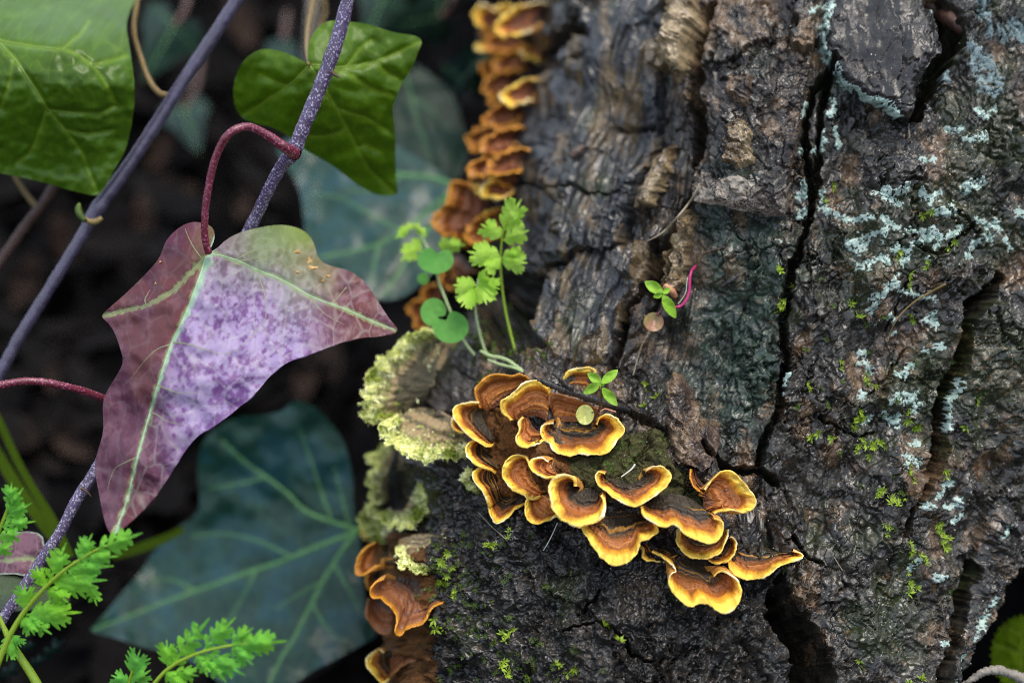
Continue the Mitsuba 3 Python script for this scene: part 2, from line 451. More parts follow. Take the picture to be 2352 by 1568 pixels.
def grid_faces(h, w):
    i = np.arange(h * w).reshape(h, w)
    a, b, c, d = i[:-1, :-1], i[:-1, 1:], i[1:, 1:], i[1:, :-1]
    return np.stack([a, b, c, d], -1).reshape(-1, 4)


gq = grid_faces(*GX.shape)
tag(put('ground', np.stack([GX, GY_, GZ], -1).reshape(-1, 3), np.vstack([gq[:, [0, 1, 2]], gq[:, [0, 2, 3]]]), 'soil'), kind='structure')
_gt = cKDTree(np.stack([GX, GY_], -1).reshape(-1, 2))


def ground_hit(q):
    """Depth at which the sight line through q meets the ground."""
    ds = np.linspace(.3, 1.2, 300)
    pts = P(np.repeat([q], 300, 0), ds)
    z = GZ.ravel()[_gt.query(pts[:, :2])[1]]
    k = np.nonzero(pts[:, 2] < z)[0]
    return ds[k[0]] if len(k) else .8


# ------------------------------------------------------------------ the stump: a leaning, furrowed surface built as one displaced grid
XS = PchipInterpolator([-1600, -300, 0, 120, 200, 400, 600, 680, 760, 830, 950, 1100, 1250, 1400, 1568, 1700, 2800],
                       [1420, 1300, 1250, 1250, 1232, 1192, 1176, 1140, 1020, 940, 905, 890, 868, 880, 900, 900, 760])
DC = np.array([(1700, 900, 300), (2000, 700, 299), (2300, 300, 303), (2300, 900, 301), (2330, 1400, 305), (1400, 1500, 284), (1700, 1500, 287),
               (1100, 1350, 297), (950, 1450, 304), (1260, 700, 316), (1270, 300, 338), (1500, 300, 319), (1900, 100, 307), (1300, 1000, 297),
               (1020, 900, 316), (1270, 0, 350), (1600, 600, 306), (1450, 1200, 292), (1750, 1250, 294), (2050, 1300, 296), (1600, 0, 320),
               (1350, 850, 306), (1400, -1200, 420), (2400, -1200, 372), (1300, 2600, 250), (2300, 2600, 268), (3000, 500, 322), (3000, 1500, 326), (920, 1150, 312)], float)
_rb = RBFInterpolator(DC[:, :2] / 500, DC[:, 2] / 1000, kernel='thin_plate_spline', smoothing=.002)
rows = np.r_[np.linspace(-1500, -80, 40)[:-1], np.arange(-80, 1640, 2.0), np.linspace(1640, 2750, 34)]
WR = 150.0
phi = np.linspace(0, np.pi / 2, 76)[1:]
back = np.linspace(1, 0, 14)[:-1]
NM = 610
YY = np.repeat(rows[:, None], len(back) + len(phi) + NM + 30, 1)
xs = XS(rows)[:, None]
xw = xs + WR * (1 - np.cos(phi))[None]
xm = xs + WR + (2420 - xs - WR) * (np.arange(1, NM + 1) / NM)[None]
xr = 2420 + 900 * (np.arange(1, 31) / 30)[None] ** 1.3 + 0 * xs
xb = xs + 60 * back[None] ** 2
XX = np.hstack([xb, xw, xm, xr])
lat_x, lat_y = np.arange(700, 3400, 10.0), np.arange(-1500, 2780, 10.0)
lx, ly = np.meshgrid(lat_x, lat_y)
dl = _rb(np.stack([lx.ravel(), ly.ravel()], -1) / 500).reshape(lx.shape)


def lat(a, x, y):
    return ndimage.map_coordinates(a, [(y - lat_y[0]) / 10, (x - lat_x[0]) / 10], order=1, mode='nearest')


XE = np.hstack([xs + 0 * xb, xw, xm, xr])
DD = lat(ndimage.gaussian_filter(dl, 1), XE, YY)
DD[:, len(back):len(back) + len(phi)] += .034 * (1 - np.sin(phi))[None]
DD[:, :len(back)] += .034 + .16 * back[None]
DD[:, -30:] += .12 * (np.arange(1, 31) / 30)[None] ** 2
H, W = XX.shape
base = P(np.stack([XX.ravel(), YY.ravel()], -1), DD.ravel()).reshape(H, W, 3)


def gnormals(g):
    n = np.cross(np.gradient(g, axis=0), np.gradient(g, axis=1))
    n /= np.linalg.norm(n, axis=2, keepdims=True) + 1e-20
    return n


BN = gnormals(base)
for k in range(3): BN[..., k] = ndimage.gaussian_filter(BN[..., k], 6)
BN /= np.linalg.norm(BN, axis=2, keepdims=True)
if ((CAM - base[H // 2, W // 2]) @ BN[H // 2, W // 2]) < 0: BN = -BN

# fine lattice (4 px) for signed distances of plates and cracks
fx_, fy_ = np.arange(780, 2480, 4.0), np.arange(-120, 1700, 4.0)
FX, FY = np.meshgrid(fx_, fy_)
FQ = np.stack([FX.ravel(), FY.ravel()], -1)


def fl(a, x, y):
    return ndimage.map_coordinates(a, [(y - fy_[0]) / 4, (x - fx_[0]) / 4], order=1, mode='nearest')


def sdf(poly):
    poly = np.asarray(poly, float)
    d = dist_poly(FQ, [np.vstack([poly, poly[:1]])])
    ins = shapely.contains_xy(Polygon(poly).buffer(0), FQ[:, 0], FQ[:, 1])
    return np.where(ins, d, -d).reshape(FX.shape)


w1x, w1y = 7 * fb(XX / 26, YY / 26, 3, 1), 7 * fb(XX / 26, YY / 26, 3, 2)
w2x, w2y = 16 * fb(XX / 120, YY / 120, 2, 3), 16 * fb(XX / 120, YY / 120, 2, 4)
PX, PY = XX + w1x + w2x * .5, YY + w1y + w2y * .5

left = sst(1640, 1540, XX + w2x) * sst(900, 780, YY)          # fibrous left half
low = sst(1120, 1220, YY - (XX - 1300) * .25) * sst(1830, 1780, XX)  # lump under the fungi
right = sst(1800, 1850, XX - (YY - 500) * -.09)
SLAB = Z('30', [(620, -300), (575, 0), (500, 200), (480, 440), (600, 560), (620, 650), (700, 780), (870, 860), (1010, 930), (1150, 1050), (1370, 1070), (1330, 930), (1310, 800), (1400, 600), (1500, 520), (1450, 200), (1390, 50), (1400, -300)])
sm = 1 - .75 * sst(0, 12, fl(sdf(SLAB), PX, PY))


def terr(f, k):
    x = f * k
    i = np.floor(x)
    return (i + sst(.42, .58, x - i)) / k


h = 3.2 * fb(XX / 260, YY / 340, 3, 21) + 1.1 * fb(XX / 75, YY / 95, 3, 22)
h += left * 3.4 * terr(fb(XX / 85 + YY / 300, YY / 460, 3, 91), 3.2)
h += (1 - left) * sm * 1.7 * terr(fb(XX / 95 + w1x / 60, YY / 170, 3, 92), 3.2)
h += left * (.7 * ridge(XX / 60 + YY / 200, YY / 380, 2, 23) + .45 * fb(XX / 14 + YY / 50, YY / 110, 2, 24))
h += (1 - left) * sm * (.32 * ridge(XX / 60, YY / 80, 2, 25) + .12 * ridge(XX / 21, YY / 32, 2, 26))
h += (1 - .55 * left) * sm * (.09 * fb(XX / 9, YY / 9, 2, 27) + .08 * pn(XX / 3.5, YY / 3.5, 28))
h += (1 - left) * sm * .5 * (np.abs(pn(XX / 34, YY / 44, 35)) + .22 * np.abs(pn(XX / 15, YY / 18, 36)))
h += low * (.6 * ridge(XX / 30, YY / 34, 3, 29) + 1.3 * fb(XX / 110, YY / 90, 2, 30))
# flaking cells with thin joints
rc = np.random.default_rng(8)
cells = np.stack([rc.uniform(760, 2480, 1500), rc.uniform(-140, 1700, 1500)], -1)
sc = np.array([1 / 1.0, 1 / 1.5])
ct = cKDTree(cells * sc)
cd, ci = ct.query(np.stack([PX.ravel(), PY.ravel()], -1) * sc, k=2)
cd = cd.reshape(H, W, 2)
ctilt = rc.normal(0, 1, (1500, 3))
c0 = ci[:, 0].reshape(H, W)
edge = cd[..., 1] - cd[..., 0]
cellh = .28 * ctilt[c0, 0] + .012 * (ctilt[c0, 1] * (XX - cells[c0, 0]) + ctilt[c0, 2] * (YY - cells[c0, 1]))
cmask = .35 + .65 * sst(.1, .5, fb(XX / 150, YY / 150, 2, 33))
h += sm * cmask * cellh - .6 * sm * cmask * np.exp(-(edge / 2.2) ** 2) * (1 - .5 * left)

cells2 = np.stack([rc.uniform(760, 2480, 260), rc.uniform(-140, 1700, 260)], -1)
cd2, ci2 = cKDTree(cells2 * sc).query(np.stack([PX.ravel() + 2 * w1x.ravel(), PY.ravel() + 2 * w1y.ravel()], -1) * sc, k=2)
cd2 = cd2.reshape(H, W, 2); c2 = ci2[:, 0].reshape(H, W)
tl2 = rc.normal(0, 1, (260, 3))
m2 = sm * (1 - .6 * left) * sst(-.25, .35, fb(XX / 210, YY / 210, 2, 37))
h += m2 * (.6 * tl2[c2, 0] + .005 * (tl2[c2, 1] * (XX - cells2[c2, 0]) + tl2[c2, 2] * (YY - cells2[c2, 1]))) - 1.1 * m2 * np.exp(-((cd2[..., 1] - cd2[..., 0]) / 3.0) ** 2)
CRACKS = [  # (points, half width px, depth mm)
    ([(1916, 120), (1902, 160), (1871, 200), (1850, 262), (1848, 325), (1862, 417), (1859, 467), (1849, 517), (1836, 567), (1809, 632), (1801, 692), (1797, 740), (1808, 834), (1791, 884), (1784, 954), (1764, 1000), (1745, 1065)], 10, 7),
    ([(1905, 170), (1890, 230), (1880, 330), (1870, 420)], 9, 6),
    ([(2300, 640), (2251, 690), (2215, 730), (2210, 790), (2201, 859), (2172, 909), (2156, 984), (2147, 1045), (2140, 1080)], 17, 13),
    ([(2140, 1090), (2120, 1150), (2088, 1180), (2084, 1230)], 8, 5),
    ([(2140, 20), (2170, 70), (2175, 110), (2140, 170), (2110, 215), (2100, 262)], 24, 13),
    ([(1640, 30), (1622, 110), (1618, 200), (1612, 300), (1606, 400), (1592, 462), (1560, 540), (1535, 575), (1512, 610), (1507, 680)], 14, 7),
    ([(1512, 570), (1506, 640), (1475, 690), (1441, 717), (1436, 767), (1416, 814), (1405, 860)], 9, 5),
    ([(1375, 60), (1330, 95), (1270, 130), (1240, 150)], 11, 7),
    ([(1200, 420), (1260, 418), (1330, 440), (1420, 430), (1470, 415)], 4, 2.2),
    ([(1240, 215), (1300, 190), (1370, 110)], 3.5, 2.0),
    ([(1430, 275), (1480, 262), (1520, 275)], 7, 3.5),
    ([(2240, 1300), (2215, 1380), (2185, 1450), (2150, 1530), (2130, 1600)], 10, 10),
    ([(1610, 1000), (1640, 1050), (1690, 1085), (1740, 1080), (1790, 1110)], 10, 6),
    ([(1440, 940), (1490, 985), (1530, 1010)], 8, 4),
    ([(1880, 960), (1920, 985), (1960, 1005), (2010, 1000)], 3.5, 2.0),
    ([(1810, 1230), (1850, 1290), (1880, 1295)], 5, 3.0),
    ([(2100, 560), (2140, 585), (2180, 560), (2230, 520)], 5, 2.5),
    ([(1380, 1360), (1340, 1400)], 4, 2), ([(1300, 1450), (1390, 1430), (1440, 1490), (1500, 1520)], 4, 2.5),
    ([(1270, 420), (1240, 560), (1230, 612)], 4, 1.5), ([(1190, 330), (1290, 330)], 3, 1.5),
    ([(1560, 560), (1540, 640), (1500, 720)], 5, 3),
    ([(2090, 640), (2060, 700), (2040, 760)], 3, 1.6), ([(1990, 900), (2040, 860), (2090, 800)], 3, 1.6),
]
ck = np.zeros((H, W))
for pts, w, dep in CRACKS:
    D = fl(dist_poly(FQ, [chaikin(pts, 2)]).reshape(FX.shape), PX, PY)
    ck = np.maximum(ck, 1.15 * dep * sst(w * 1.12, w * .4, D))
HOLES = [  # (polygon, depth mm)
    ([(1176, 622), (1262, 620), (1246, 700), (1238, 770), (1266, 832), (1200, 826), (1120, 790), (1110, 720)], 11),
    (Z('33', [(100, 560), (240, 880), (410, 1050), (490, 1250), (550, 1568), (560, 2000), (150, 2000), (180, 1500), (150, 1300), (80, 1150), (10, 1000), (20, 700)]), 17),
    ([(2420, 1120), (2362, 1230), (2340, 1290), (2305, 1350), (2282, 1420), (2242, 1480), (2210, 1560), (2190, 1650), (2500, 1700), (2490, 1100)], 60),
]
for poly, dep in HOLES:
    ck = np.maximum(ck, 1.3 * dep * sst(-3, 13, fl(sdf(poly), PX, PY)))
h -= ck
h += sst(.6, 2.5, ck) * (1.1 * fb(XX / 7, YY / 6, 2, 38) + .5 * np.random.default_rng(2).uniform(-1, 1, XX.shape))

PLATES = [  # name, material, polygon, height mm, tilt (mm per 100 px in x, y)
    ('bark_plate', 'bark_slab', Z('30', [(620, -300), (575, 0), (500, 200), (480, 440), (600, 560), (620, 650), (700, 780), (870, 860), (1010, 930), (1150, 1050), (1370, 1070), (1330, 930), (1310, 800), (1400, 600), (1500, 520), (1450, 200), (1390, 50), (1400, -300)]), 8.0, (.3, .5), 'smooth dark grey slab of bark hanging loose at the top'),
    ('bark_plate', 'bark_mid', [(1672, -80), (1660, 100), (1650, 200), (1640, 300), (1622, 380), (1608, 424), (1621, 466), (1700, 474), (1764, 482), (1806, 480), (1812, 444), (1816, 392), (1838, 300), (1850, 200), (1868, 100), (1880, -80)], 5.0, (-.2, .8), 'square ended bark block with a pale broken lower edge'),
    ('bark_ridge', 'bark_tan', [(1562, -60), (1620, -60), (1618, 90), (1600, 190), (1580, 202), (1562, 170), (1532, 182), (1528, 160), (1548, 90)], 5.5, (0, 0), 'pale golden knobbly ridge'),
    ('bark_ridge', 'bark_tan', [(1505, 342), (1556, 338), (1548, 400), (1538, 445), (1526, 480), (1468, 476), (1490, 430), (1500, 385)], 5.0, (0, .6), 'pale tan broken bark tongue'),
    ('bark_ridge', 'bark_tan', [(1590, 480), (1608, 520), (1592, 580), (1580, 650), (1560, 668), (1524, 650), (1538, 590), (1568, 530)], 4.6, (0, 0), 'pale speckled bark strip above the pink stemmed seedling'),
    ('bark_ridge', 'bark_rust', [(1450, 586), (1492, 590), (1482, 630), (1470, 664), (1446, 655), (1446, 620)], 3.8, (0, 0), 'small tan wedge of bark'),
    ('bark_plate', 'bark_left', [(1375, 30), (1540, -60), (1536, 90), (1522, 190), (1512, 300), (1470, 420), (1440, 560), (1300, 606), (1262, 612), (1170, 622), (1170, 430), (1215, 230), (1300, 160)], 4.5, (0, .5), 'broad weathered grey bark sheet streaked with ochre'),
    ('bark_plate', 'bark_left', [(1262, 625), (1330, 606), (1440, 566), (1500, 560), (1498, 640), (1440, 700), (1420, 770), (1395, 835), (1300, 850), (1240, 800), (1240, 720)], 1.6, (0, 0), 'blue grey bark sheet below the weathered one'),
    ('bark_plate', 'bark_low', [(1225, -60), (1365, -60), (1372, 40), (1330, 85), (1262, 125), (1235, 110)], 4.5, (0, 0), 'dark bark chunk at the upper left edge'),
    ('bark_flake', 'bark_rust', Z('22', [(1480, 280), (1560, 300), (1640, 420), (1700, 500), (1720, 640), (1820, 690), (1930, 720), (1900, 860), (1880, 1000), (1780, 1140), (1700, 1160), (1500, 1100), (1410, 900), (1440, 700), (1420, 400)]), 3.4, (0, .3), 'ragged brown bark flake with a pale worn top'),
    ('bark_ridge', 'bark_rust', Z('20', [(2080, 660), (2270, 660), (2280, 760), (2240, 900), (2140, 920), (2060, 780)]), 1.8, (0, 0), 'orange tan worn knob'),
    ('bark_ridge', 'bark_tan', Z('20', [(2050, 1130), (2160, 1060), (2260, 1180), (2240, 1340), (2260, 1430), (2130, 1480), (2040, 1440), (2070, 1300)]), 3.0, (0, 0), 'pale knob on the square ended block'),
    ('bark_plate', 'bark_right', Z('33', [(2352, -700), (2352, 100), (2200, 560), (2050, 800), (1850, 1100), (1640, 1560), (1560, 1700), (1500, 1560), (1700, 1050), (1900, 520), (2000, 0), (2200, -700)]), 2.2, (0, 0), 'narrow bark flange at the right edge'),
    ('bark_lump', 'bark_low', [(1760, 1180), (1800, 1160), (1840, 1165), (1855, 1210), (1840, 1270), (1812, 1290), (1775, 1265)], 2.6, (0, 0), 'wet dark lump of bark'),
    ('broken_edge', 'bark_edge', [(1606, 402), (1640, 388), (1680, 398), (1720, 392), (1764, 410), (1815, 416), (1808, 484), (1764, 486), (1700, 480), (1618, 470)], .12, (0, 0), 'pale broken edge of the square ended block'),
    ('bark_lump', 'bark_low', [(1690, 1175), (1740, 1165), (1760, 1200), (1750, 1260), (1710, 1250)], 1.8, (0, 0), None),
]
lab = np.zeros((H, W), int)
shift = np.zeros((H, W))
HANG = {0: 3.5, 1: 3.0, 3: 2.0, 4: 1.2, 6: 2.2, 9: 2.0, 12: .8, 15: 3.0}
for k, (nm, m, poly, hh, tl, _) in enumerate(PLATES):
    wf = .3 if k in (1, 13) else 1.0
    s = fl(sdf(poly), XX + wf * (PX - XX), YY + wf * (PY - YY))
    cx, cy = np.mean(poly, 0)
    bev = .75 * sst(-1.5, 3.5, s) + .25 * sst(0, 26, s)
    h += bev * np.clip(hh + tl[0] * (XX - cx) / 100 + tl[1] * (YY - cy) / 100, .0, 9)
    lab[s > .5] = k + 1
    shift = np.where(s > -3, np.maximum(shift, bev * HANG.get(k, 0)), shift)
for pts_ in (PLATES[2][2], PLATES[4][2], PLATES[11][2]):   # knobbly relief on the pale ridges
    s = fl(sdf(pts_), PX, PY)
    h += sst(-6, 8, s) * (1.2 * fb(XX / 30, YY / 34, 2, 61) + .3 * ridge(XX / 11, YY / 14, 2, 62))
VEL = Z('22', [(380, 1000), (870, 1010), (960, 860), (1400, 880), (1440, 1150), (1560, 1200), (1600, 1330), (1700, 1420), (1700, 1520), (1200, 1530), (830, 1470), (700, 1360), (400, 1300)])
sv = fl(sdf(VEL), PX, PY)
vk = len(PLATES) + 1
h += sst(-4, 30, sv) * (1.4 + .5 * fb(XX / 40, YY / 30, 3, 71))
lab[(sv > 1) & (lab == 0)] = vk
VEL2 = [(1110, 930), (1170, 945), (1240, 1000), (1300, 1040), (1330, 1120), (1400, 1180), (1380, 1230), (1300, 1180), (1200, 1130), (1140, 1160), (1120, 1080), (1105, 1000)]
VEL3 = [(880, 1215), (960, 1230), (1000, 1290), (1010, 1370), (1000, 1440), (970, 1480), (1010, 1530), (990, 1600), (860, 1640), (850, 1400)]
sv3 = fl(sdf(VEL3), PX, PY)
h += sst(-4, 24, sv3) * (1.6 + .8 * fb(XX / 30, YY / 24, 3, 73))
lab[(sv3 > 1) & (lab == 0)] = vk + 4
sv2 = fl(sdf(VEL2), PX, PY)
h += sst(-4, 24, sv2) * (1.8 + .6 * fb(XX / 36, YY / 28, 3, 72))
lab[(sv2 > 1) & ((lab == 0) | (lab == vk))] = vk + 3
regr = (lab == 0) & (XX - (YY - 500) * -.09 > 1818) & (PX > 0)
regl = (lab == 0) & (low > .5)
lab[regr] = vk + 1
lab[regl] = vk + 2
fade = np.ones(W); fade[:len(back)] = 1 - back
h = h * fade[None] * sst(-1500, -1200, YY)
pos = base + BN * (h / 1000)[..., None]
pos -= UP * (shift / 1000)[..., None]
SN = gnormals(pos)
if ((CAM - pos[H // 2, W // 2]) @ SN[H // 2, W // 2]) < 0: SN = -SN
V = pos.reshape(-1, 3); N = SN.reshape(-1, 3)
UV = np.stack([XX.ravel(), YY.ravel()], -1) / 100
Q4 = grid_faces(H, W)
fn_ = np.cross(V[Q4[:, 1]] - V[Q4[:, 0]], V[Q4[:, 2]] - V[Q4[:, 0]])
if np.mean(np.einsum('ij,ij->i', fn_, N[Q4[:, 0]]) > 0) < .5: Q4 = Q4[:, ::-1]
ql = lab.ravel()[Q4]
ql = np.where((ql >= vk).any(1) & (ql < vk).any(1) & ((ql * (ql < vk)).max(1) > 0), (ql * (ql < vk)).max(1), ql.max(1))
stump = thing('tree_stump', 'old dark tree stump with cracked peeling bark filling the right side', 'tree stump')


def sub(mask_faces):
    q = Q4[mask_faces]
    u, inv = np.unique(q, return_inverse=True)
    q = inv.reshape(q.shape)
    return u, np.vstack([q[:, [0, 1, 2]], q[:, [0, 2, 3]]])


for k in range(0, vk + 5):
    u, f = sub(ql == k)
    if not len(f): continue
    if k == 0: nm, m, lb = 'bark', 'bark_mid', 'green tinged dark bark in the hollow'
    elif k < vk: nm, m, lb = PLATES[k - 1][0], PLATES[k - 1][1], PLATES[k - 1][5]
    elif k == vk: nm, m, lb = 'velvet_crust', 'velvet', 'olive brown velvety crust between the brackets'
    elif k == vk + 4: nm, m, lb = 'velvet_crust', 'velvet_brown', 'dark brown crust joining the brackets of the lower left column'
    elif k == vk + 3: nm, m, lb = 'velvet_crust', 'velvet_brown', 'rusty brown velvety crust joining the brackets on the left of the cluster'
    elif k == vk + 1: nm, m, lb = 'bark', 'bark_right', 'brown lichen dotted bark face on the right'
    else: nm, m, lb = 'bark', 'bark_low', 'wet blackish bulge below the brackets'
    key = put(nm, V[u], f, m, stump, n=N[u], uv=UV[u])
    if lb: labels[key] = {'label': lb}

front = (YY > -80) & (YY < 1650) & (np.arange(W)[None] >= len(back)) & (np.arange(W)[None] < W - 28)
fi = np.nonzero(front.ravel())[0][::2]
pq, pd_ = proj(V[fi])
btree = cKDTree(pq)


def bark(q):
    """(point, normal, depth) of the bark at photograph points q."""
    i = btree.query(np.atleast_2d(q), k=3)[1]
    j = i[np.arange(len(i)), np.argmin(pd_[i], 1)]
    return V[fi][j], N[fi][j], pd_[j]


Vf, Nf = V[fi], N[fi]


def bark_(q):
    i = btree.query(np.atleast_2d(q), k=3)[1]
    j = i[np.arange(len(i)), np.argmin(pd_[i], 1)]
    return Vf[j], Nf[j], pd_[j]


bark = bark_

# ------------------------------------------------------------------ lichen: crusts lying on the bark
LS = [Z('31', l) for l in (
    [(980, 200), (1060, 180), (1100, 250), (1160, 300)], [(1180, 210), (1250, 160)], [(1400, 220), (1450, 290), (1570, 210)], [(480, 330), (560, 370), (650, 410)],
    [(680, 440), (800, 440), (940, 440)], [(1040, 440), (1100, 490), (1150, 520)], [(1250, 560), (1320, 540), (1400, 560), (1500, 550)], [(740, 660), (830, 640), (900, 590), (970, 560), (1060, 570)],
    [(780, 720), (850, 740), (920, 660)], [(830, 870), (930, 860), (1000, 810), (1080, 840)], [(1140, 730), (1190, 710), (1260, 760), (1330, 680), (1430, 640), (1500, 590)], [(1220, 850), (1260, 820)],
    [(1520, 700), (1560, 620), (1620, 620), (1700, 570), (1740, 530)], [(1840, 790), (1900, 680), (1960, 620), (2060, 610)], [(1920, 450), (2000, 470)], [(2020, 530), (2100, 480), (2120, 540)],
    [(1480, 390), (1550, 390), (1620, 410)], [(270, 230), (330, 190), (330, 120)], [(1790, 150), (1840, 110)], [(1820, 200), (1940, 100)], [(950, 1280), (1000, 1200), (1070, 1090), (1190, 970)],
    [(960, 1180), (980, 1130)], [(1060, 1070), (1160, 1070)], [(1210, 1120), (1270, 1100)], [(1310, 1130), (1380, 1160)], [(1420, 1180), (1510, 1170)], [(1450, 1370), (1500, 1330), (1540, 1420)],
    [(1090, 1360), (1160, 1350)], [(490, 190), (510, 240)], [(1040, 250), (1180, 310)], [(1660, 320), (1720, 380)], [(2180, 650), (2250, 720)], [(2300, 360), (2330, 430)], [(280, 400), (330, 360)], [(10, 600), (80, 670)])]
LS += [Z('32', l) for l in ([(850, 100), (900, 120)], [(860, 200), (930, 220), (940, 300)], [(1170, 300), (1260, 300), (1330, 220)], [(840, 530), (870, 470)], [(1110, 550), (1200, 490)], [(1200, 550), (1300, 560), (1390, 560), (1350, 640)],
                            [(890, 750), (950, 700)], [(1080, 660), (1130, 740), (1190, 770)], [(1180, 680), (1190, 780)], [(1310, 940), (1370, 940)], [(1210, 1040), (1270, 1060), (1220, 1130)], [(1300, 1080), (1360, 1130), (1370, 1080)],
                            [(1550, 1410), (1600, 1320), (1680, 1280)], [(1420, 1500), (1490, 1500)], [(1640, 1530), (1740, 1510), (1770, 1430)], [(1660, 800), (1680, 620), (1760, 380)], [(110, 560), (120, 420), (170, 300)], [(1430, 90), (1460, 85)], [(1550, 60), (1600, 40)], [(1270, 500), (1330, 500)])]
LS += [Z('33', l) for l in ([(1640, 1560), (1690, 1400), (1790, 1250), (1880, 1100), (1960, 980), (2060, 760)], [(1330, 520), (1400, 450)], [(1510, 590), (1570, 580)], [(1710, 80), (1800, 40)], [(1540, 1190), (1600, 1210)], [(2100, 180), (2190, 80)])]
LS += [Z('30', l) for l in ([(590, 0), (515, 200), (497, 435), (615, 540), (637, 650), (715, 765), (885, 845), (1025, 915), (1165, 1030)], [(490, 300), (480, 440), (560, 540), (620, 600), (690, 760)], [(400, 100), (480, 90)], [(540, 90), (575, 0)], [(340, 960), (330, 1150)], [(490, 1200), (480, 1350)], [(310, 1400), (420, 1380)], [(570, 1080), (600, 900)],
                            [(620, 1180), (640, 1330)], [(1460, 170), (1490, 110)], [(1330, 900), (1330, 800)], [(1420, 700), (1540, 540)], [(1390, 1480), (1480, 1480)], [(1800, 1300), (1900, 1290), (2000, 1250)], [(1880, 1030), (1950, 1100), (2110, 980)], [(1640, 1200), (1740, 1210)])]
GS = [Z('30', l) for l in ([(1950, 0), (1970, 200), (2020, 330)], [(1800, 480), (1900, 520), (2040, 540), (2000, 620), (1850, 620)], [(1880, 650), (1920, 760)], [(2010, 720), (2140, 740), (2120, 860), (1960, 850)], [(2130, 300), (2200, 330)], [(2230, 220), (2340, 340)], [(1850, 60), (1900, 130)], [(2050, 560), (2060, 640)], [(1590, 640), (1600, 740)])]
ld = fl(dist_poly(FQ, LS).reshape(FX.shape), XX + w1x * .8, YY + w1y * .8)
gd = fl(dist_poly(FQ, GS).reshape(FX.shape), XX + w1x, YY + w1y)
dens = np.exp(-(((XX - 2100) / 270) ** 2 + ((YY - 520) / 120) ** 2)) + .7 * np.exp(-(((XX - 2060) / 130) ** 2 + ((YY - 780) / 160) ** 2)) + .45 * np.exp(-(((XX - 1890) / 60) ** 2 + ((YY - 420) / 200) ** 2)) \
    + .6 * np.exp(-(((XX - 2250) / 70) ** 2 + ((YY - 150) / 190) ** 2))
lace = ridge(XX / 15, YY / 13, 2, 81)
lace2 = ridge((XX + YY * .3 + w1x) / 9, (YY + w1y) / 8, 1, 82)
L1 = .90 * np.exp(-(ld / 11) ** 2) * (.48 + .55 * sst(.05, .8, lace2)) + .60 * (dens + .18 * sst(1850, 1950, XX) + .25 * np.exp(-(((XX - 2200) / 140) ** 2 + ((YY - 330) / 200) ** 2))) * sst(.55, .85, lace2) * sst(-.05, .30, pn(XX / 34, YY / 26, 83)) + .20 * pn(XX / 5, YY / 5, 84) - .345
L2 = 1.0 * np.exp(-(gd / 14) ** 2) * (.4 + .7 * sst(-.3, .8, lace2)) + .3 * pn(XX / 6, YY / 6, 85) - .40
L1[(XX < 1790) | (XX > 2400)] = -1
L1[ck > 4] = -1; L2[ck > 4] = -1


ORD = ['first', 'second', 'third', 'fourth', 'fifth', 'sixth', 'seventh', 'eighth', 'ninth', 'tenth', 'eleventh', 'twelfth', 'thirteenth', 'fourteenth', 'fifteenth', 'sixteenth', 'seventeenth', 'eighteenth', 'nineteenth', 'twentieth']


def placed_labels(label, cen, where):
    names = ['top', 'upper', 'upper middle', 'middle', 'lower middle', 'lower', 'bottom']
    ys = [y for _, y in cen.values()]
    rows_ = {}
    for k, (x, y) in cen.items(): rows_.setdefault(min(6, int(7 * (y - min(ys)) / (max(ys) - min(ys) + 1))), []).append((x, k))
    for r, l in sorted(rows_.items()):
        for i, (x, k) in enumerate(sorted(l)):
            yield k, f'{label}, {where}, {names[r]} row, {ORD[i] if i < 20 else str(i + 1) + "th"} from left'


def crusts(Lf, name, bsdf, label, cat, group, big, stuff_label, where):
    on = (Lf > 0)
    quad = (on[:-1, :-1] & on[:-1, 1:] & on[1:, 1:] & on[1:, :-1])
    comp, nc = ndimage.label(quad)
    size = np.bincount(comp.ravel())
    order = [c for c in np.argsort(-size[1:]) + 1]
    lift = (.00003 + .00008 * sst(0, .35, Lf) + .00009 * sst(-.2, .6, pn(XX / 5, YY / 5, 87)) * sst(0, .2, Lf))
    LV = (pos + SN * lift[..., None])
    LN = gnormals(LV)
    LN = np.where((LN * SN).sum(-1, keepdims=True) < 0, -LN, LN).reshape(-1, 3)
    LV = LV.reshape(-1, 3)
    qc = comp.ravel()

    def emit(nm, m, lb, ct_, gp=None, kd=None):
        q = Q4[m]
        u, inv = np.unique(q, return_inverse=True)
        q = inv.reshape(q.shape)
        tag(put(nm, LV[u], np.vstack([q[:, [0, 1, 2]], q[:, [0, 2, 3]]]), bsdf, n=LN[u], uv=UV[u]), lb, ct_, gp, kd)
    keep = [c for c in order[:big] if size[c] > 26]
    cen = {c: (XX[:-1, :-1].ravel()[qc == c].mean(), YY[:-1, :-1].ravel()[qc == c].mean()) for c in keep}
    for (c, lb) in placed_labels(label, cen, where): emit(name, qc == c, lb, cat, group)
    rest = ~np.isin(qc, keep) & (qc > 0) & (size[qc] > 2)
    if rest.any(): emit(name + '_crumbs', rest, stuff_label, cat, None, 'stuff')


crusts(L1, 'lichen_patch', 'lichen', 'pale mint lichen flake', 'lichen', 'pale mint lichen flakes on the right bark', 120, 'scattered pale mint lichen crumbs on the right bark', 'right bark')
crusts(L2, 'grey_lichen_patch', 'lichen_grey', 'grey blue lichen crust', 'lichen', 'grey blue lichen crusts at top right', 14, 'tiny grey blue lichen crumbs at top right', 'top right bark')

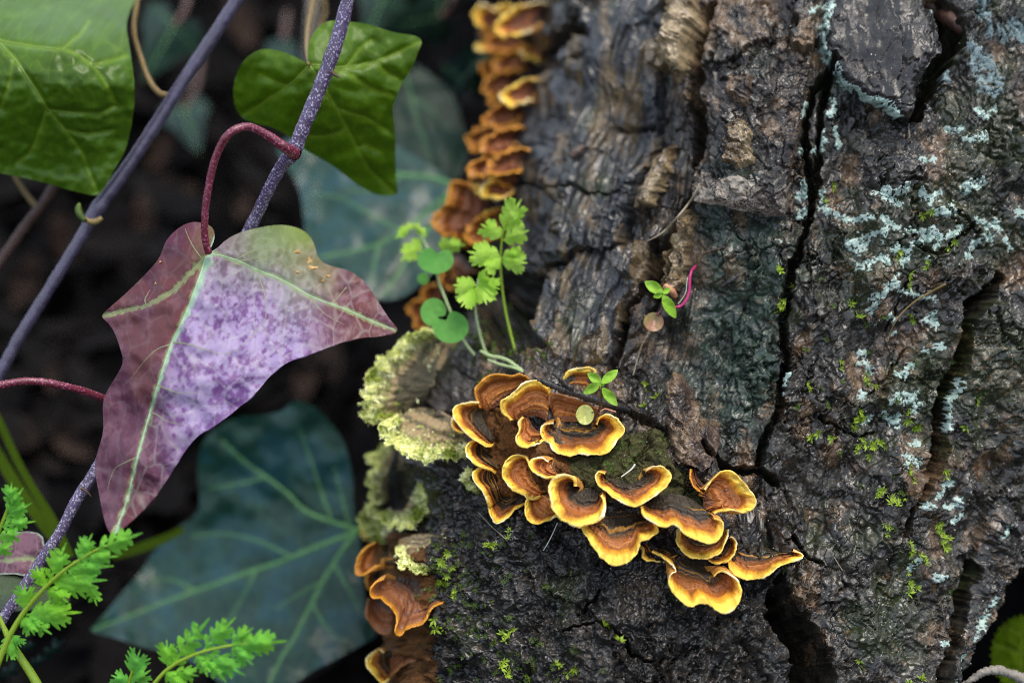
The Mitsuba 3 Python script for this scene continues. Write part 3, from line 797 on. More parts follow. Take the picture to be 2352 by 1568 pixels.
# white grains and specks caught on the bark (too many and small to count)
rs = np.random.default_rng(3)
ico_v, ico_f = np.array([(1, 0, 0), (-1, 0, 0), (0, 1, 0), (0, -1, 0), (0, 0, 1), (0, 0, -1)], float), np.array([(0, 2, 4), (2, 1, 4), (1, 3, 4), (3, 0, 4), (2, 0, 5), (1, 2, 5), (3, 1, 5), (0, 3, 5)])
sq = np.stack([rs.uniform(1250, 2340, 520), rs.uniform(10, 1560, 520)], -1)
sp, sn, sd = bark(sq)
ms = [(ico_v * rs.uniform(.7, 1.3, 3) * (rs.uniform(.5, 1.6) ** 1.6 * .000085) + p + n * .00006, ico_f) for p, n in zip(sp, sn)]
v, f = join(ms)
tag(put('grit', v, f, 'speck'), 'fine pale grit and specks scattered over the bark', 'grit', None, 'stuff')


# ------------------------------------------------------------------ bracket fungi
def spline(pts, n, amp=0.0, seed=0, sc=26):
    p = resample(chaikin(pts, 3), n=n)
    if amp:
        t = np.gradient(p, axis=0); t /= np.linalg.norm(t, axis=1, keepdims=True) + 1e-9
        nr = np.stack([-t[:, 1], t[:, 0]], -1)
        s = np.r_[0, np.cumsum(np.linalg.norm(np.diff(p, axis=0), axis=1))]
        p = p + nr * (amp * (fb(s / sc, seed * 3.3 + 0 * s, 2, seed % 50)))[:, None]
    return p


def bracket(name, label, cat, group, rim, inner, reach=9.0, cap='cap_rust', margin='margin_yellow', lift=0.0, wave=.6, thick=1.9, lip=3.6, tm=.70, seed=0, jig=2.0, ruffle=26, din=None, fringe=0, furry=.13, parts=('cap', 'margin', 'underside')):
    rim, inner = np.asarray(rim, float), np.asarray(inner, float)
    Lr = np.linalg.norm(np.diff(rim, axis=0), axis=1).sum()
    NS, NT = max(26, int(Lr / 4.5)), 22
    R, I = spline(rim, NS, jig, seed, ruffle), spline(inner, NS)
    sr_ = np.arange(NS) * 4.5
    R = R + 1.5 * np.stack([pn(sr_ / 7, seed + 0 * sr_, 45), pn(sr_ / 7, seed + 0 * sr_, 46)], -1)
    dI = bark(I)[2] if din is None else np.full(NS, din)
    dI = ndimage.gaussian_filter1d(np.minimum(dI, np.median(dI) + .006), NS / 8, mode='nearest') + .0008 - lift / 1000
    cy = I[:, 1].mean()
    rel = np.clip((R[:, 1] - cy) / max(np.abs(R[:, 1] - cy).max(), 1), -1, 1)
    s = np.r_[0, np.cumsum(np.linalg.norm(np.diff(R, axis=0), axis=1))]
    endf = np.sin(np.linspace(0, np.pi, NS)) ** .5
    dR = np.median(dI) - reach / 1000 * (.72 + .28 * rel) * (.55 + .45 * endf) + wave / 1000 * fb(s / (45 if ruffle > 20 else 20), seed + 0 * s, 2, 40)
    dR = ndimage.gaussian_filter1d(dR, 1.5, mode='nearest')
    T = np.linspace(0, 1, NT)
    tq = T ** .92
    q = I[:, None] * (1 - tq[None, :, None]) + R[:, None] * tq[None, :, None]
    d = dI[:, None] * (1 - T[None]) + dR[:, None] * T[None]
    ss = np.repeat(s[:, None], NT, 1)
    # zonal ridges, velvety roughness, and a swollen rolled margin
    d = d - .00035 * np.sin(T[None] * 25 + 1.5 * fb(ss / 60, T[None] * 2 + seed, 2, 41)) * sst(.1, .3, T)[None] - .00030 * fb(ss / 9, T[None] * 9 + seed, 2, 42)
    d = d + .0012 * np.exp(-((T[None] - .62) / .22) ** 2) - .0004 * np.exp(-((T[None] - .95) / .08) ** 2) - .00016 * fb(ss / 3.2, T[None] * 3 + seed, 2, 43) * sst(.3, .8, T)[None]
    top = P(q.reshape(-1, 2), d.ravel()).reshape(NS, NT, 3)
    n = gnormals(top)
    c = CAM - top
    if (n * c).sum(-1).mean() < 0: n = -n
    n1 = ndimage.gaussian_filter(n, (2, 2, 0)); n1 /= np.linalg.norm(n1, axis=2, keepdims=True)
    out = top[:, -1] - top[:, -4]; out /= np.linalg.norm(out, axis=1, keepdims=True) + 1e-12
    r = lip * dR[:, None] / FP * (.62 + .30 * fb(s / 22, seed * 1.7 + 0 * s, 2, 44))[:, None]
    rowsv, tv = [top[:, k] for k in range(NT)], [np.full(NS, T[k]) for k in range(NT)]
    for a in np.radians([35, 75, 115, 150]):
        rowsv.append(top[:, -1] + r * (np.sin(a) * out + (np.cos(a) - 1) * n1[:, -1])); tv.append(np.full(NS, 1 + .1 * a))
    for k in range(NT - 2, -1, -3):
        th = np.maximum(thick / 1000 * (1 - T[k]) + 2 * r * T[k], .0004)
        rowsv.append(top[:, k] - n1[:, k] * th); tv.append(np.full(NS, T[k]))
    G = np.stack(rowsv, 1)
    NR = G.shape[1]
    vv = G.reshape(-1, 3)
    qf = grid_faces(NS, NR)
    f = np.vstack([qf[:, [0, 1, 2]], qf[:, [0, 2, 3]]])
    nn = vnormals(vv, f)
    if (nn.reshape(NS, NR, 3)[:, :NT] * n).sum(-1).mean() < 0: f = f[:, ::-1]; nn = -nn
    uv = np.stack([np.repeat((s / 12 + 31.7 * seed)[:, None], NR, 1).ravel(), np.stack(tv, 1).ravel()], -1)
    key = thing(name, label, cat, group)
    col = np.tile(np.arange(NR - 1), NS - 1)
    km = int(round(tm * (NT - 1)))
    sel = [col < km, (col >= km) & (col < NT + 3), col >= NT + 3]
    for part, m, b in zip(parts, sel, (cap, margin, 'underside' if margin != 'old_cap' else 'old_cap')):
        qq = qf[m]
        fq = np.vstack([qq[:, [0, 1, 2]], qq[:, [0, 2, 3]]])
        if np.array_equal(f[0], np.vstack([qf[:, [0, 1, 2]]])[0][::-1]): fq = fq[:, ::-1]
        u, inv = np.unique(fq, return_inverse=True)
        put(part, vv[u], inv.reshape(fq.shape), b, key, n=nn[u], uv=uv[u])
    if fringe:
        rr = np.random.default_rng(seed + 900)
        ms = []
        i = rr.integers(0, NS, fringe); t = np.where(rr.random(fringe) < .06, rr.uniform(.15, 1, fringe), np.clip(1 - np.abs(rr.normal(0, furry, fringe)), 0, 1))
        kk = np.clip((t * (NT - 1)).astype(int), 0, NT - 1)
        for a, b_ in zip(i, kk):
            o = out[a] + rr.normal(0, .55, 3) + n1[a, b_] * rr.uniform(.1, .9)
            o /= np.linalg.norm(o)
            w = np.cross(o, n1[a, b_] + rr.normal(0, .4, 3)); w /= np.linalg.norm(w)
            ln, wd = rr.uniform(6, 16) * .00009, rr.uniform(1.6, 3.2) * .00009
            p0 = top[a, b_]
            m_ = np.cross(w, o)
            ms.append((np.array([p0, p0 + o * ln * .5 + w * wd + m_ * .0001, p0 + o * ln, p0 + o * ln * .5 - w * wd - m_ * .0001]), np.array([(0, 1, 2), (0, 2, 3)])))
        v, f = join(ms)
        k = put('moss_fringe', v, f, 'fringe', key)
        labels[k] = {'kind': 'stuff'}
    return key


z22, z12, z23, z13, z33, z11, z21, z10, z20 = (lambda *p, t=t: Z(t, p) for t in ('22', '12', '23', '13', '33', '11', '21', '10', '20'))
CB = 'bracket fungus'
MAIN = [
    ('bracket at the back of the cluster, pinkish orange with concentric rings, top left', z12((2060, 610), (2000, 460), (2070, 370), (2180, 300), (2260, 320)) + z22((0, 312), (80, 305), (150, 345)), z12((2130, 640), (2200, 600), (2300, 540)) + z22((70, 430)), dict(cap='cap_zoned', reach=5, lift=2, margin='margin_orange', seed=1)),
    ('small bracket with pale cream edge behind the black stick', z22((470, 350), (500, 290), (580, 258), (700, 240), (760, 270), (800, 340), (810, 430)), z22((520, 420), (620, 450), (700, 480), (770, 490)), dict(cap='cap_zoned', reach=4, seed=2)),
    ('brown ring banded bracket directly under the black stick', z22((345, 590), (350, 470), (480, 500), (640, 560), (770, 610), (800, 680)), z22((400, 720), (500, 740), (600, 730), (680, 760)), dict(cap='cap_zoned', margin='cap_brown', reach=4, lift=1, seed=3)),
    ('large fan shaped bracket with concentric rings and cream upper edge', z12((2352, 720), (2270, 650), (2240, 570)) + z22((0, 490), (90, 400), (220, 350), (300, 385), (355, 440)), z22((60, 720), (150, 690), (230, 680), (320, 730)), dict(cap='cap_zoned', reach=6, lift=3, seed=4)),
    ('leftmost bracket of the cluster with thick yellow slanting edge', z12((2050, 570), (1950, 570), (1860, 580), (1805, 640), (1830, 720), (1920, 830), (2030, 920), (2150, 970), (2185, 940)), z12((2090, 620), (2070, 680), (2120, 780), (2190, 900)), dict(reach=6, lift=3, seed=5)),
    ('thin fold of yellow bracket peeping out below the leftmost one', z12((1815, 700), (1805, 760), (1830, 810), (1900, 830)), z12((1850, 720), (1880, 760), (1920, 800)), dict(reach=2, lift=2, seed=6, cap='cap_zoned')),
    ('second yellow lipped bracket down the left side of the cluster', z12((2020, 905), (1950, 940), (1928, 1000), (1960, 1080), (2060, 1150), (2150, 1165), (2205, 1205)), z12((2100, 940), (2120, 1040), (2180, 1100), (2230, 1150)), dict(reach=6, lift=2, seed=7)),
    ('third bracket down the left side with long hanging yellow lip', z12((2110, 1150), (2000, 1175), (1998, 1270), (2085, 1370), (2140, 1470), (2160, 1520)), z12((2160, 1180), (2190, 1260), (2240, 1380), (2250, 1450)), dict(reach=6, lift=2, seed=8)),
    ('pointed bracket at the lower left corner of the cluster', z12((2140, 1500)) + z13((2150, 20), (2200, 95), (2240, 95), (2310, 40)) + z22((10, 1540), (130, 1470)), z12((2230, 1430), (2340, 1420)) + z22((60, 1400), (110, 1400)), dict(reach=6, seed=9)),
    ('small curled bracket left of the big bowl shaped one', z22((110, 700), (65, 735), (75, 800), (40, 870), (45, 930), (100, 972), (200, 945), (300, 900), (315, 880)), z22((150, 700), (190, 780), (230, 820), (280, 820)), dict(reach=6, lift=3, cap='cap_zoned', seed=10)),
    ('large bowl shaped bracket with rusty floor and pale turned up right end', z22((380, 765), (290, 768), (258, 830), (290, 890), (340, 910), (370, 970), (430, 1025), (520, 1045), (620, 1020), (740, 1030), (860, 1020), (920, 960), (950, 890), (1010, 850), (1022, 790), (960, 710), (870, 678), (800, 700), (780, 765)), z22((400, 745), (480, 715), (600, 735), (720, 795), (770, 815)), dict(reach=8, seed=11)),
    ('curled ring banded bracket in the middle of the left half of the cluster', z22((150, 1130), (120, 1062), (45, 1045)) + z12((2352, 1058), (2285, 1115), (2265, 1200), (2300, 1290)) + z22((20, 1360), (100, 1395), (150, 1435), (210, 1440), (250, 1400)), z22((180, 1130), (190, 1200), (240, 1290), (330, 1370)), dict(reach=6, seed=12, cap='cap_zoned')),
    ('small yellow edged bracket tucked against the curled one', z22((330, 1110), (285, 1072), (200, 1070), (160, 1110), (165, 1160), (230, 1210), (330, 1250), (390, 1240)), z22((400, 1100), (390, 1150), (400, 1190), (420, 1210)), dict(reach=5, lift=3, seed=13, cap='cap_zoned')),
    ('squarish bracket with pale lower corner left of the C shaped one', z22((200, 1430), (140, 1445), (120, 1530)) + z23((130, 20), (180, 97), (240, 105), (330, 62), (440, 15)), z22((260, 1400), (340, 1400), (420, 1470), (450, 1530)), dict(reach=7, lift=1, seed=14, cap='cap_zoned')),
    ('C shaped bracket with very thick yellow rim around a dark centre', z22((570, 1330), (568, 1275), (500, 1236), (430, 1245), (370, 1290), (353, 1370), (370, 1470), (400, 1550)) + z23((440, 25), (520, 82), (620, 108), (740, 90), (810, 30)) + z22((842, 1530), (840, 1465), (800, 1415)), z22((575, 1345), (620, 1335), (720, 1345), (785, 1370)), dict(reach=9, lift=2, seed=15, lip=7, tm=.74)),
    ('wide boat shaped bracket with both ends turned up, right of centre', z22((850, 1222), (800, 1200), (770, 1225), (780, 1290), (860, 1360), (960, 1440), (1060, 1495), (1140, 1507), (1220, 1462), (1320, 1400), (1420, 1310), (1452, 1255), (1440, 1190), (1370, 1152), (1280, 1155), (1222, 1195)), z22((880, 1240), (960, 1240), (1080, 1270), (1200, 1250)), dict(reach=8, seed=16)),
    ('deep bracket with black centre hanging lowest in the middle', z23((640, 110), (660, 170), (720, 270), (770, 330), (830, 420), (900, 465), (980, 478), (1060, 450), (1130, 390), (1155, 300), (1170, 245), (1240, 240), (1320, 180), (1342, 140), (1300, 105)), z23((820, 60), (900, 0), (1050, -20), (1200, 40)), dict(reach=10, lift=1, seed=17)),
    ('broad velvety bracket with a wavy yellow edge, right half of cluster', z22((1190, 1510)) + z23((1205, 5), (1260, 65), (1340, 108), (1410, 132), (1470, 85), (1520, 112), (1580, 185), (1680, 243), (1790, 282), (1870, 257), (1930, 190), (1945, 120), (1905, 68), (1850, 60)), z22((1250, 1480), (1350, 1410), (1500, 1390), (1650, 1440), (1760, 1530)), dict(reach=10, lift=2, seed=18)),
    ('upright rounded bracket at the upper right of the cluster', z22((1780, 1370), (1820, 1290), (1880, 1220), (1960, 1188), (2040, 1215), (2100, 1270), (2160, 1360), (2222, 1420), (2228, 1500), (2190, 1552), (2110, 1562), (2000, 1530), (1900, 1545), (1850, 1580)), z22((1740, 1410), (1750, 1440), (1755, 1490), (1760, 1530)), dict(reach=6, lift=3, seed=19, cap='cap_zoned')),
    ('thin brown shell of a bracket beside the upright rounded one', z22((1650, 1170), (1635, 1240), (1660, 1310), (1720, 1370), (1780, 1395)), z22((1690, 1180), (1710, 1240), (1750, 1310), (1800, 1350)), dict(reach=4, lift=1, seed=20, margin='margin_orange', cap='cap_brown', lip=3)),
    ('small yellow flap at the left end of the lowest right bracket', z23((1160, 290), (1205, 330), (1200, 410), (1260, 440), (1340, 437), (1400, 455)), z23((1220, 270), (1280, 300), (1340, 350), (1400, 400)), dict(reach=3, seed=21, lip=3, cap='cap_zoned')),
    ('lowest right bracket, deeply lobed with white edged right lobe', z23((1290, 345), (1400, 412), (1500, 500), (1520, 550), (1460, 572), (1443, 630), (1480, 730), (1560, 820), (1640, 864), (1700, 832), (1770, 820), (1850, 872), (1960, 922), (2030, 885), (2088, 800), (2092, 700), (2050, 610), (1980, 560), (1890, 553), (1860, 590)), z23((1330, 320), (1450, 300), (1560, 320), (1640, 400), (1800, 420), (1840, 520)), dict(reach=10, seed=22)),
    ('saucer shaped bracket under the broad velvety one', z23((1525, 150), (1508, 230), (1540, 320), (1610, 387), (1720, 420), (1800, 413), (1890, 372), (1942, 300), (1975, 190), (1978, 150)), z23((1620, 170), (1720, 220), (1840, 230), (1920, 170)), dict(reach=7, lift=1, seed=23)),
    ('small narrow bracket right of the saucer shaped one', z23((1805, 432), (1870, 462), (1960, 442), (2030, 392), (2050, 310), (2040, 250), (1995, 235)), z23((1840, 390), (1900, 360), (1940, 300), (1960, 240)), dict(reach=6, seed=24)),
    ('pointed wing shaped bracket at the far right end of the cluster', z23((2000, 410), (1980, 460), (2020, 540), (2090, 592), (2180, 607), (2280, 600)) + z33((0, 560), (100, 482), (200, 442), (300, 412), (315, 390), (225, 362)), z23((2050, 270), (2180, 290), (2320, 320)) + z33((60, 340), (160, 365)), dict(reach=9, seed=25)),
]
for lb, rim, inner, kw in MAIN:
    bracket('bracket_fungus', lb, CB, 'yellow edged brackets of the main cluster', rim, inner, **kw)

# the column of ruffled brackets up the left edge of the stump
UPPER = [
    ('topmost ruffled bracket of the left column', z20((150, 70), (60, 55), (0, 60)) + z10((2250, 45), (2200, 80), (2130, 72), (2070, 45), (1990, 120), (2000, 170), (2060, 240), (2090, 270)), z20((230, 200), (120, 230), (0, 250)) + z10((2280, 280)), dict(reach=5, jig=3)),
    ('yellow rimmed bracket just under the topmost one', z10((2210, 215), (2150, 230), (2080, 290), (2090, 330), (2180, 365), (2352, 385)), z10((2340, 220), (2352, 260)) + z20((60, 300), (100, 340)), dict(reach=5, jig=4)),
    ('thin brown bracket third from the top of the left column', z10((2060, 410), (2010, 430), (2100, 475), (2200, 480), (2300, 500)) + z20((80, 500)), z20((60, 380), (80, 420), (120, 450)), dict(reach=5, jig=4, cap='cap_brown')),
    ('orange folded bracket fourth from the top of the left column', z10((2300, 570), (2180, 557), (2050, 600), (2060, 650), (2100, 700), (2180, 742), (2260, 720)) + z20((0, 660)), z20((40, 560), (60, 600), (100, 640)), dict(reach=5, jig=4)),
    ('small bracket pressed to the bark beside the fourth one', z20((60, 470), (100, 500), (180, 530), (240, 580), (320, 560)), z20((120, 420), (220, 440), (320, 500)), dict(reach=4, jig=3, cap='cap_brown')),
    ('pleated orange bracket in the middle of the left column', z10((2140, 850), (2130, 960), (2180, 935), (2270, 875), (2300, 950)) + z20((0, 960), (50, 910), (100, 1000), (230, 1020)), z20((60, 800), (130, 820), (200, 860), (250, 930)), dict(reach=5, jig=3)),
    ('brown drooping bracket below the pleated one', z10((2200, 1020), (2150, 1100), (2190, 1190), (2260, 1200)) + z20((0, 1200), (120, 1180)), z20((60, 1040), (100, 1060), (160, 1100)), dict(reach=4, jig=4, cap='cap_brown', margin='cap_brown')),
    ('bright yellow curled bracket standing out furthest in the upper left column', z10((2170, 1100), (2060, 1200), (1950, 1230), (1940, 1290), (1970, 1390), (2020, 1390), (2060, 1280), (2160, 1260)), z10((2230, 1150), (2260, 1200), (2250, 1270)), dict(reach=5, lift=3, jig=3, cap='cap_zoned')),
    ('pinkish brown bracket right of the bright yellow curled one', z10((2180, 1280), (2110, 1380), (2140, 1450), (2240, 1470), (2352, 1460)), z10((2300, 1250), (2352, 1300)) + z20((60, 1360)), dict(reach=5, jig=4, cap='cap_zoned', margin='margin_orange')),
    ('bracket with torn yellow edge above the big lobed one', z10((2090, 1450), (1980, 1500), (1930, 1530)) + z11((1950, 60), (2050, 30), (2160, 60), (2250, 130), (2340, 110)), z10((2352, 1500)) + z21((40, 0), (60, 40), (80, 80)), dict(reach=5, jig=4)),
    ('dark ochre bracket behind the big lobed one', z11((1990, 130), (2010, 170), (2100, 230), (2200, 260), (2300, 200)) + z21((0, 150)), z11((2250, 60), (2330, 80)) + z21((30, 90)), dict(reach=4, jig=3)),
    ('big two lobed bracket with pale yellow edge at the foot of the upper column', z11((2000, 200), (1930, 115), (1840, 92), (1770, 140), (1780, 250), (1720, 340), (1640, 400), (1625, 480), (1690, 550), (1780, 590), (1860, 640), (1940, 700)), z11((2200, 230), (2210, 380), (2190, 560), (2120, 680)), dict(reach=7, lift=2, jig=3, cap='cap_zoned')),
    ('small cream lump of bracket beside the lacy seedling', z11((2220, 400), (2160, 330), (2110, 400), (2130, 470), (2220, 490)), z11((2240, 380), (2250, 430), (2240, 480)), dict(reach=4, lift=2, jig=1, cap='cap_zoned')),
    ('brown bracket with orange lower edge behind the lacy seedling', z11((1930, 550), (2000, 540), (2060, 600), (2150, 680), (2200, 620)), z11((2000, 440), (2120, 480), (2250, 520)), dict(reach=4, jig=3, cap='cap_brown', margin='margin_orange')),
    ('narrow orange edged bracket hanging behind the kidney shaped leaves', z11((1740, 870), (1790, 880), (1830, 960), (1840, 1010), (1900, 1000)), z11((1830, 760), (1920, 800), (1980, 880)), dict(reach=4, jig=2, cap='cap_brown', margin='margin_orange')),
    ('torn orange bracket low on the left beside the round leaves', z11((1650, 1050), (1540, 1070), (1510, 1120), (1560, 1190), (1480, 1210), (1375, 1265), (1400, 1300), (1440, 1350), (1480, 1440), (1560, 1470)), z11((1750, 1050), (1740, 1200), (1700, 1350), (1640, 1460)), dict(reach=5, jig=3)),
    ('small pale orange knob of bracket above the torn orange one', z11((1760, 960), (1700, 990), (1710, 1050), (1790, 1060)), z11((1790, 980), (1800, 1010), (1800, 1040)), dict(reach=3, lift=1, jig=1, cap='cap_zoned', margin='margin_orange')),
]
for i, (lb, rim, inner, kw) in enumerate(UPPER):
    bracket('bracket_fungus', lb, CB, 'ruffled brackets up the left edge of the stump', rim, inner, seed=40 + i, **{**kw, 'wave': 2.4, 'ruffle': 13, 'jig': 9, 'margin': kw.get('margin', 'margin_orange' if i % 2 else 'margin_yellow'), 'cap': {'cap_zoned': 'cap_pink'}.get(kw.get('cap'), kw.get('cap', 'cap_pink'))})
for i, (x, y, w_, h_, lb) in enumerate(((1195, 45, 70, 34, 'first'), (1165, 92, 62, 26, 'second'), (1178, 140, 60, 24, 'third'), (1150, 190, 50, 24, 'fourth'), (1195, 212, 52, 26, 'fifth'), (1160, 262, 60, 26, 'sixth'), (1150, 325, 55, 28, 'seventh'), (1165, 372, 55, 26, 'eighth'), (1150, 425, 50, 30, 'ninth'), (1120, 520, 60, 34, 'tenth'))):
    a = np.linspace(-.35, 1.15, 12) * np.pi
    rim = [(x - w_ * math.sin(t) * .95 + w_ * .1, y - h_ * math.cos(t) * .9 + h_ * .6 * math.sin(t)) for t in a]
    bracket('bracket_fungus', f'{lb} from the top of the small pinkish brown frills between the larger ruffled brackets', CB, 'small frills of the left column', rim, [(x + w_ * .7, y - h_ * .8), (x + w_ * .75, y), (x + w_ * .7, y + h_ * .6)], seed=110 + i, reach=5, lift=1, jig=7, ruffle=13, wave=2.2, cap='cap_pink', margin='margin_orange' if i % 4 else 'margin_yellow')
LOWER = [
    ('small orange bracket knob under the mossy brackets', z13((1020, 135), (980, 190), (1000, 240), (1050, 250)), z13((1080, 150), (1090, 190), (1090, 230)), dict(reach=3)),
    ('orange rimmed ear shaped bracket on the lower left edge', z13((1100, 285), (1000, 330), (930, 430), (905, 540), (930, 582), (1000, 562), (1080, 492), (1180, 465), (1195, 490)), z13((1220, 300), (1250, 380), (1270, 440), (1270, 480)), dict(reach=6, lift=2, margin='margin_orange')),
    ('little dark orange bracket under the ear shaped one', z13((1040, 560), (1010, 640), (1030, 700), (1100, 690)), z13((1120, 570), (1140, 620), (1150, 670)), dict(reach=4, margin='margin_orange')),
    ('dark brown hanging lobe below the large frilled bracket', z13((1040, 790), (1012, 930), (1060, 1030), (1160, 1122), (1240, 1100), (1290, 950)), z13((1120, 780), (1180, 800), (1240, 830), (1290, 860)), dict(reach=3, cap='cap_brown', margin='cap_brown')),
    ('large frilled brown bracket with bright wavy orange edge, lower left', z13((1180, 622), (1080, 660), (1040, 740), (1080, 782), (1150, 770), (1200, 840), (1260, 862), (1290, 950), (1312, 1010), (1268, 1090), (1310, 1137), (1352, 1112), (1360, 1060), (1430, 1055), (1510, 1030), (1560, 960), (1600, 870), (1690, 832), (1760, 795), (1800, 880)), z13((1260, 600), (1360, 560), (1480, 580), (1620, 680), (1720, 740)), dict(reach=9, cap='cap_brown', margin='margin_orange', tm=.9)),
    ('brown bracket with upturned yellow end at the bottom of the left column', z13((1170, 1290), (1110, 1255), (1050, 1300), (1018, 1390), (1060, 1460), (1120, 1520), (1165, 1570), (1220, 1510)), z13((1230, 1250), (1240, 1330), (1260, 1400), (1280, 1440)), dict(reach=6, lift=2)),
    ('dark brown bracket flap at the very bottom of the left column', z13((1220, 1520), (1320, 1410), (1480, 1335), (1560, 1420), (1660, 1440), (1640, 1380)), z13((1230, 1260), (1350, 1200), (1480, 1220), (1600, 1290)), dict(reach=5, cap='cap_brown', margin='cap_brown')),
]
for i, (lb, rim, inner, kw) in enumerate(LOWER):
    bracket('bracket_fungus', lb, CB, 'brown brackets down the lower left edge of the stump', rim, inner, seed=70 + i, **{'wave': 1.2, **kw})
MOSSY = [
    ('big old bracket with mossy yellow green fringe, left of the cluster', z11((1660, 1480), (1540, 1460), (1440, 1500), (1340, 1550)) + z12((1280, 70), (1200, 120), (1120, 180), (1060, 260), (1000, 320), (1020, 420), (970, 520), (1000, 600), (960, 680), (1010, 740), (1080, 720), (1180, 700), (1310, 710)), z12((1760, 60), (1740, 200), (1640, 400), (1520, 600), (1420, 690)), dict(reach=8, fringe=1900)),
    ('second old mossy bracket, broad and pinkish grey, under the big one', z12((1310, 730), (1190, 760), (1140, 810), (1180, 900), (1260, 980), (1350, 1030), (1420, 1060), (1500, 1110), (1560, 1080), (1650, 1085), (1760, 1060), (1900, 1050), (1960, 960)), z12((1420, 620), (1560, 600), (1720, 640), (1900, 760)), dict(reach=9, lift=1, fringe=1600)),
    ('ragged mossy bracket strip at the left edge', z12((1230, 960), (1130, 960), (1050, 1040), (1040, 1100), (1090, 1170), (1020, 1280), (1060, 1380), (1040, 1440), (1080, 1480), (1000, 1560)), z12((1270, 1000), (1230, 1150), (1210, 1300), (1220, 1450)), dict(reach=7, lift=7, fringe=1900, furry=.28)),
    ('crescent shaped bright mossy bracket', z12((1500, 1320), (1560, 1400), (1590, 1500)) + z13((1540, 20), (1470, 100), (1400, 130), (1300, 140), (1200, 110), (1130, 40)), z12((1410, 1440), (1370, 1530), (1310, 1560), (1220, 1540)), dict(reach=8, lift=10, fringe=2200, furry=.28)),
    ('pale mossy tongue below the ragged strip', z13((1010, 20), (935, 90), (1000, 150), (1060, 220), (1100, 300), (1160, 280), (1225, 240)), z13((1120, 10), (1180, 60), (1240, 140)), dict(reach=6, lift=4, fringe=1600, furry=.5)),
    ('lowest mossy bracket, fan shaped with scalloped pale edge', z13((1340, 320), (1300, 380), (1360, 520), (1430, 490), (1480, 570), (1560, 550), (1610, 480), (1680, 420), (1760, 350), (1785, 260)), z13((1330, 240), (1450, 200), (1600, 190), (1730, 210)), dict(reach=8, lift=3, fringe=1000)),
    ('tiny mossy bracket tucked against the left of the main cluster', z12((1980, 1190), (1895, 1220), (1940, 1290), (1960, 1350), (2040, 1372), (2100, 1390)), z12((2020, 1190), (2040, 1260), (2110, 1340)), dict(reach=3, fringe=400)),
]
for i, (lb, rim, inner, kw) in enumerate(MOSSY):
    bracket('mossy_bracket', lb, CB, 'old mossy brackets on the left', rim, inner, seed=80 + i, cap='old_cap', margin='old_cap', jig=13, ruffle=12, wave=3.2, **kw)


# ------------------------------------------------------------------ moss tufts
def tuft(q, r, seed, mats='moss'):
    rr = np.random.default_rng(seed)
    p, n, d = bark([q])
    p, n = p[0], n[0]
    a = np.cross(n, [.2, .3, .9]); a /= np.linalg.norm(a); b = np.cross(n, a)
    ms = []
    for c in range(rr.integers(2, 5)):
        o = p + (a * rr.normal(0, .7) + b * rr.normal(0, .7)) * r
        k = rr.integers(6, 10)
        for j in range(k):
            th = 2 * np.pi * (j + rr.uniform(-.3, .3)) / k
            el = rr.uniform(.25, 1.0)
            dr_ = (a * np.cos(th) + b * np.sin(th)) * np.cos(el) + n * np.sin(el)
            w = np.cross(dr_, n); w /= np.linalg.norm(w)
            L = r * rr.uniform(.7, 1.3)
            up = np.cross(w, dr_)
            ms.append((np.array([o, o + dr_ * L * .5 + w * L * .16, o + dr_ * L, o + dr_ * L * .5 - w * L * .16, o + dr_ * L * .5 + up * L * .07]), np.array([(0, 1, 4), (1, 2, 4), (2, 3, 4), (3, 0, 4)])))
    return join(ms)


TU = Z('31', [(590, 150), (1465, 440), (1180, 780), (1450, 870), (1290, 1000), (1720, 680), (90, 870), (230, 1040), (100, 1230), (60, 1310), (500, 270), (1310, 1350), (770, 1280)]) \
    + Z('32', [(650, 200), (355, 400), (840, 670), (885, 690), (800, 770), (1280, 680), (1340, 690), (1360, 770), (910, 390), (440, 850), (535, 910), (840, 970), (960, 990), (1320, 1250), (1300, 1200), (1140, 1450), (1240, 1440), (320, 1490), (1780, 860), (1915, 555), (1925, 705), (1640, 1180), (1020, 1390), (900, 1050)]) \
    + Z('33', [(1300, 290), (1280, 380), (1430, 400), (1310, 610), (1330, 690), (1610, 220), (1570, 140), (1620, 320), (1100, 165), (1390, 1540), (840, 1360)])
TL = Z('13', [(2120, 290), (2130, 370), (1700, 450), (1750, 550), (1740, 640), (2310, 200), (2300, 1140), (2280, 1400), (1820, 760), (1680, 1000)]) + Z('23', [(940, 1140), (20, 1090), (110, 1450), (430, 1400), (550, 1440), (880, 1050)]) + Z('22', [(1230, 440), (1260, 560)]) + Z('33', [(120, 560)])
for grp, pts, lb, wh, r0 in ((0, TU, 'tiny star shaped moss tuft', 'right bark', .0010), (1, TL, 'small green moss tuft', 'dark lower bark', .0011)):
    for i, lab_ in placed_labels(lb, dict(enumerate(pts)), wh):
        v, f = tuft(pts[i], r0 * (.8 + .5 * math.sin(i * 5.1) ** 2), 200 + 100 * grp + i)
        tag(put('moss_tuft', v, f, 'moss'), lab_, 'moss', ('star shaped moss tufts on the right bark', 'moss tufts on the lower bark')[grp])
rm = np.random.default_rng(12)
ms = []
for c, s, k in (((1120, 780), (60, 40), 60), ((1190, 790), (50, 40), 40), ((1010, 1300), (40, 60), 40), ((1200, 1520), (80, 40), 40), ((1060, 1420), (50, 80), 30), ((2000, 900), (120, 160), 36), ((1150, 1300), (60, 60), 24), ((1420, 1040), (40, 60), 26)):
    for i in range(k):
        ms.append(tuft((c[0] + rm.normal(0, s[0]), c[1] + rm.normal(0, s[1])), .0006, int(rm.integers(1e6))))
v, f = join(ms)
tag(put('moss_film', v, f, 'moss_dark'), 'thin film of tiny dark green moss shoots over the bark', 'moss', None, 'stuff')

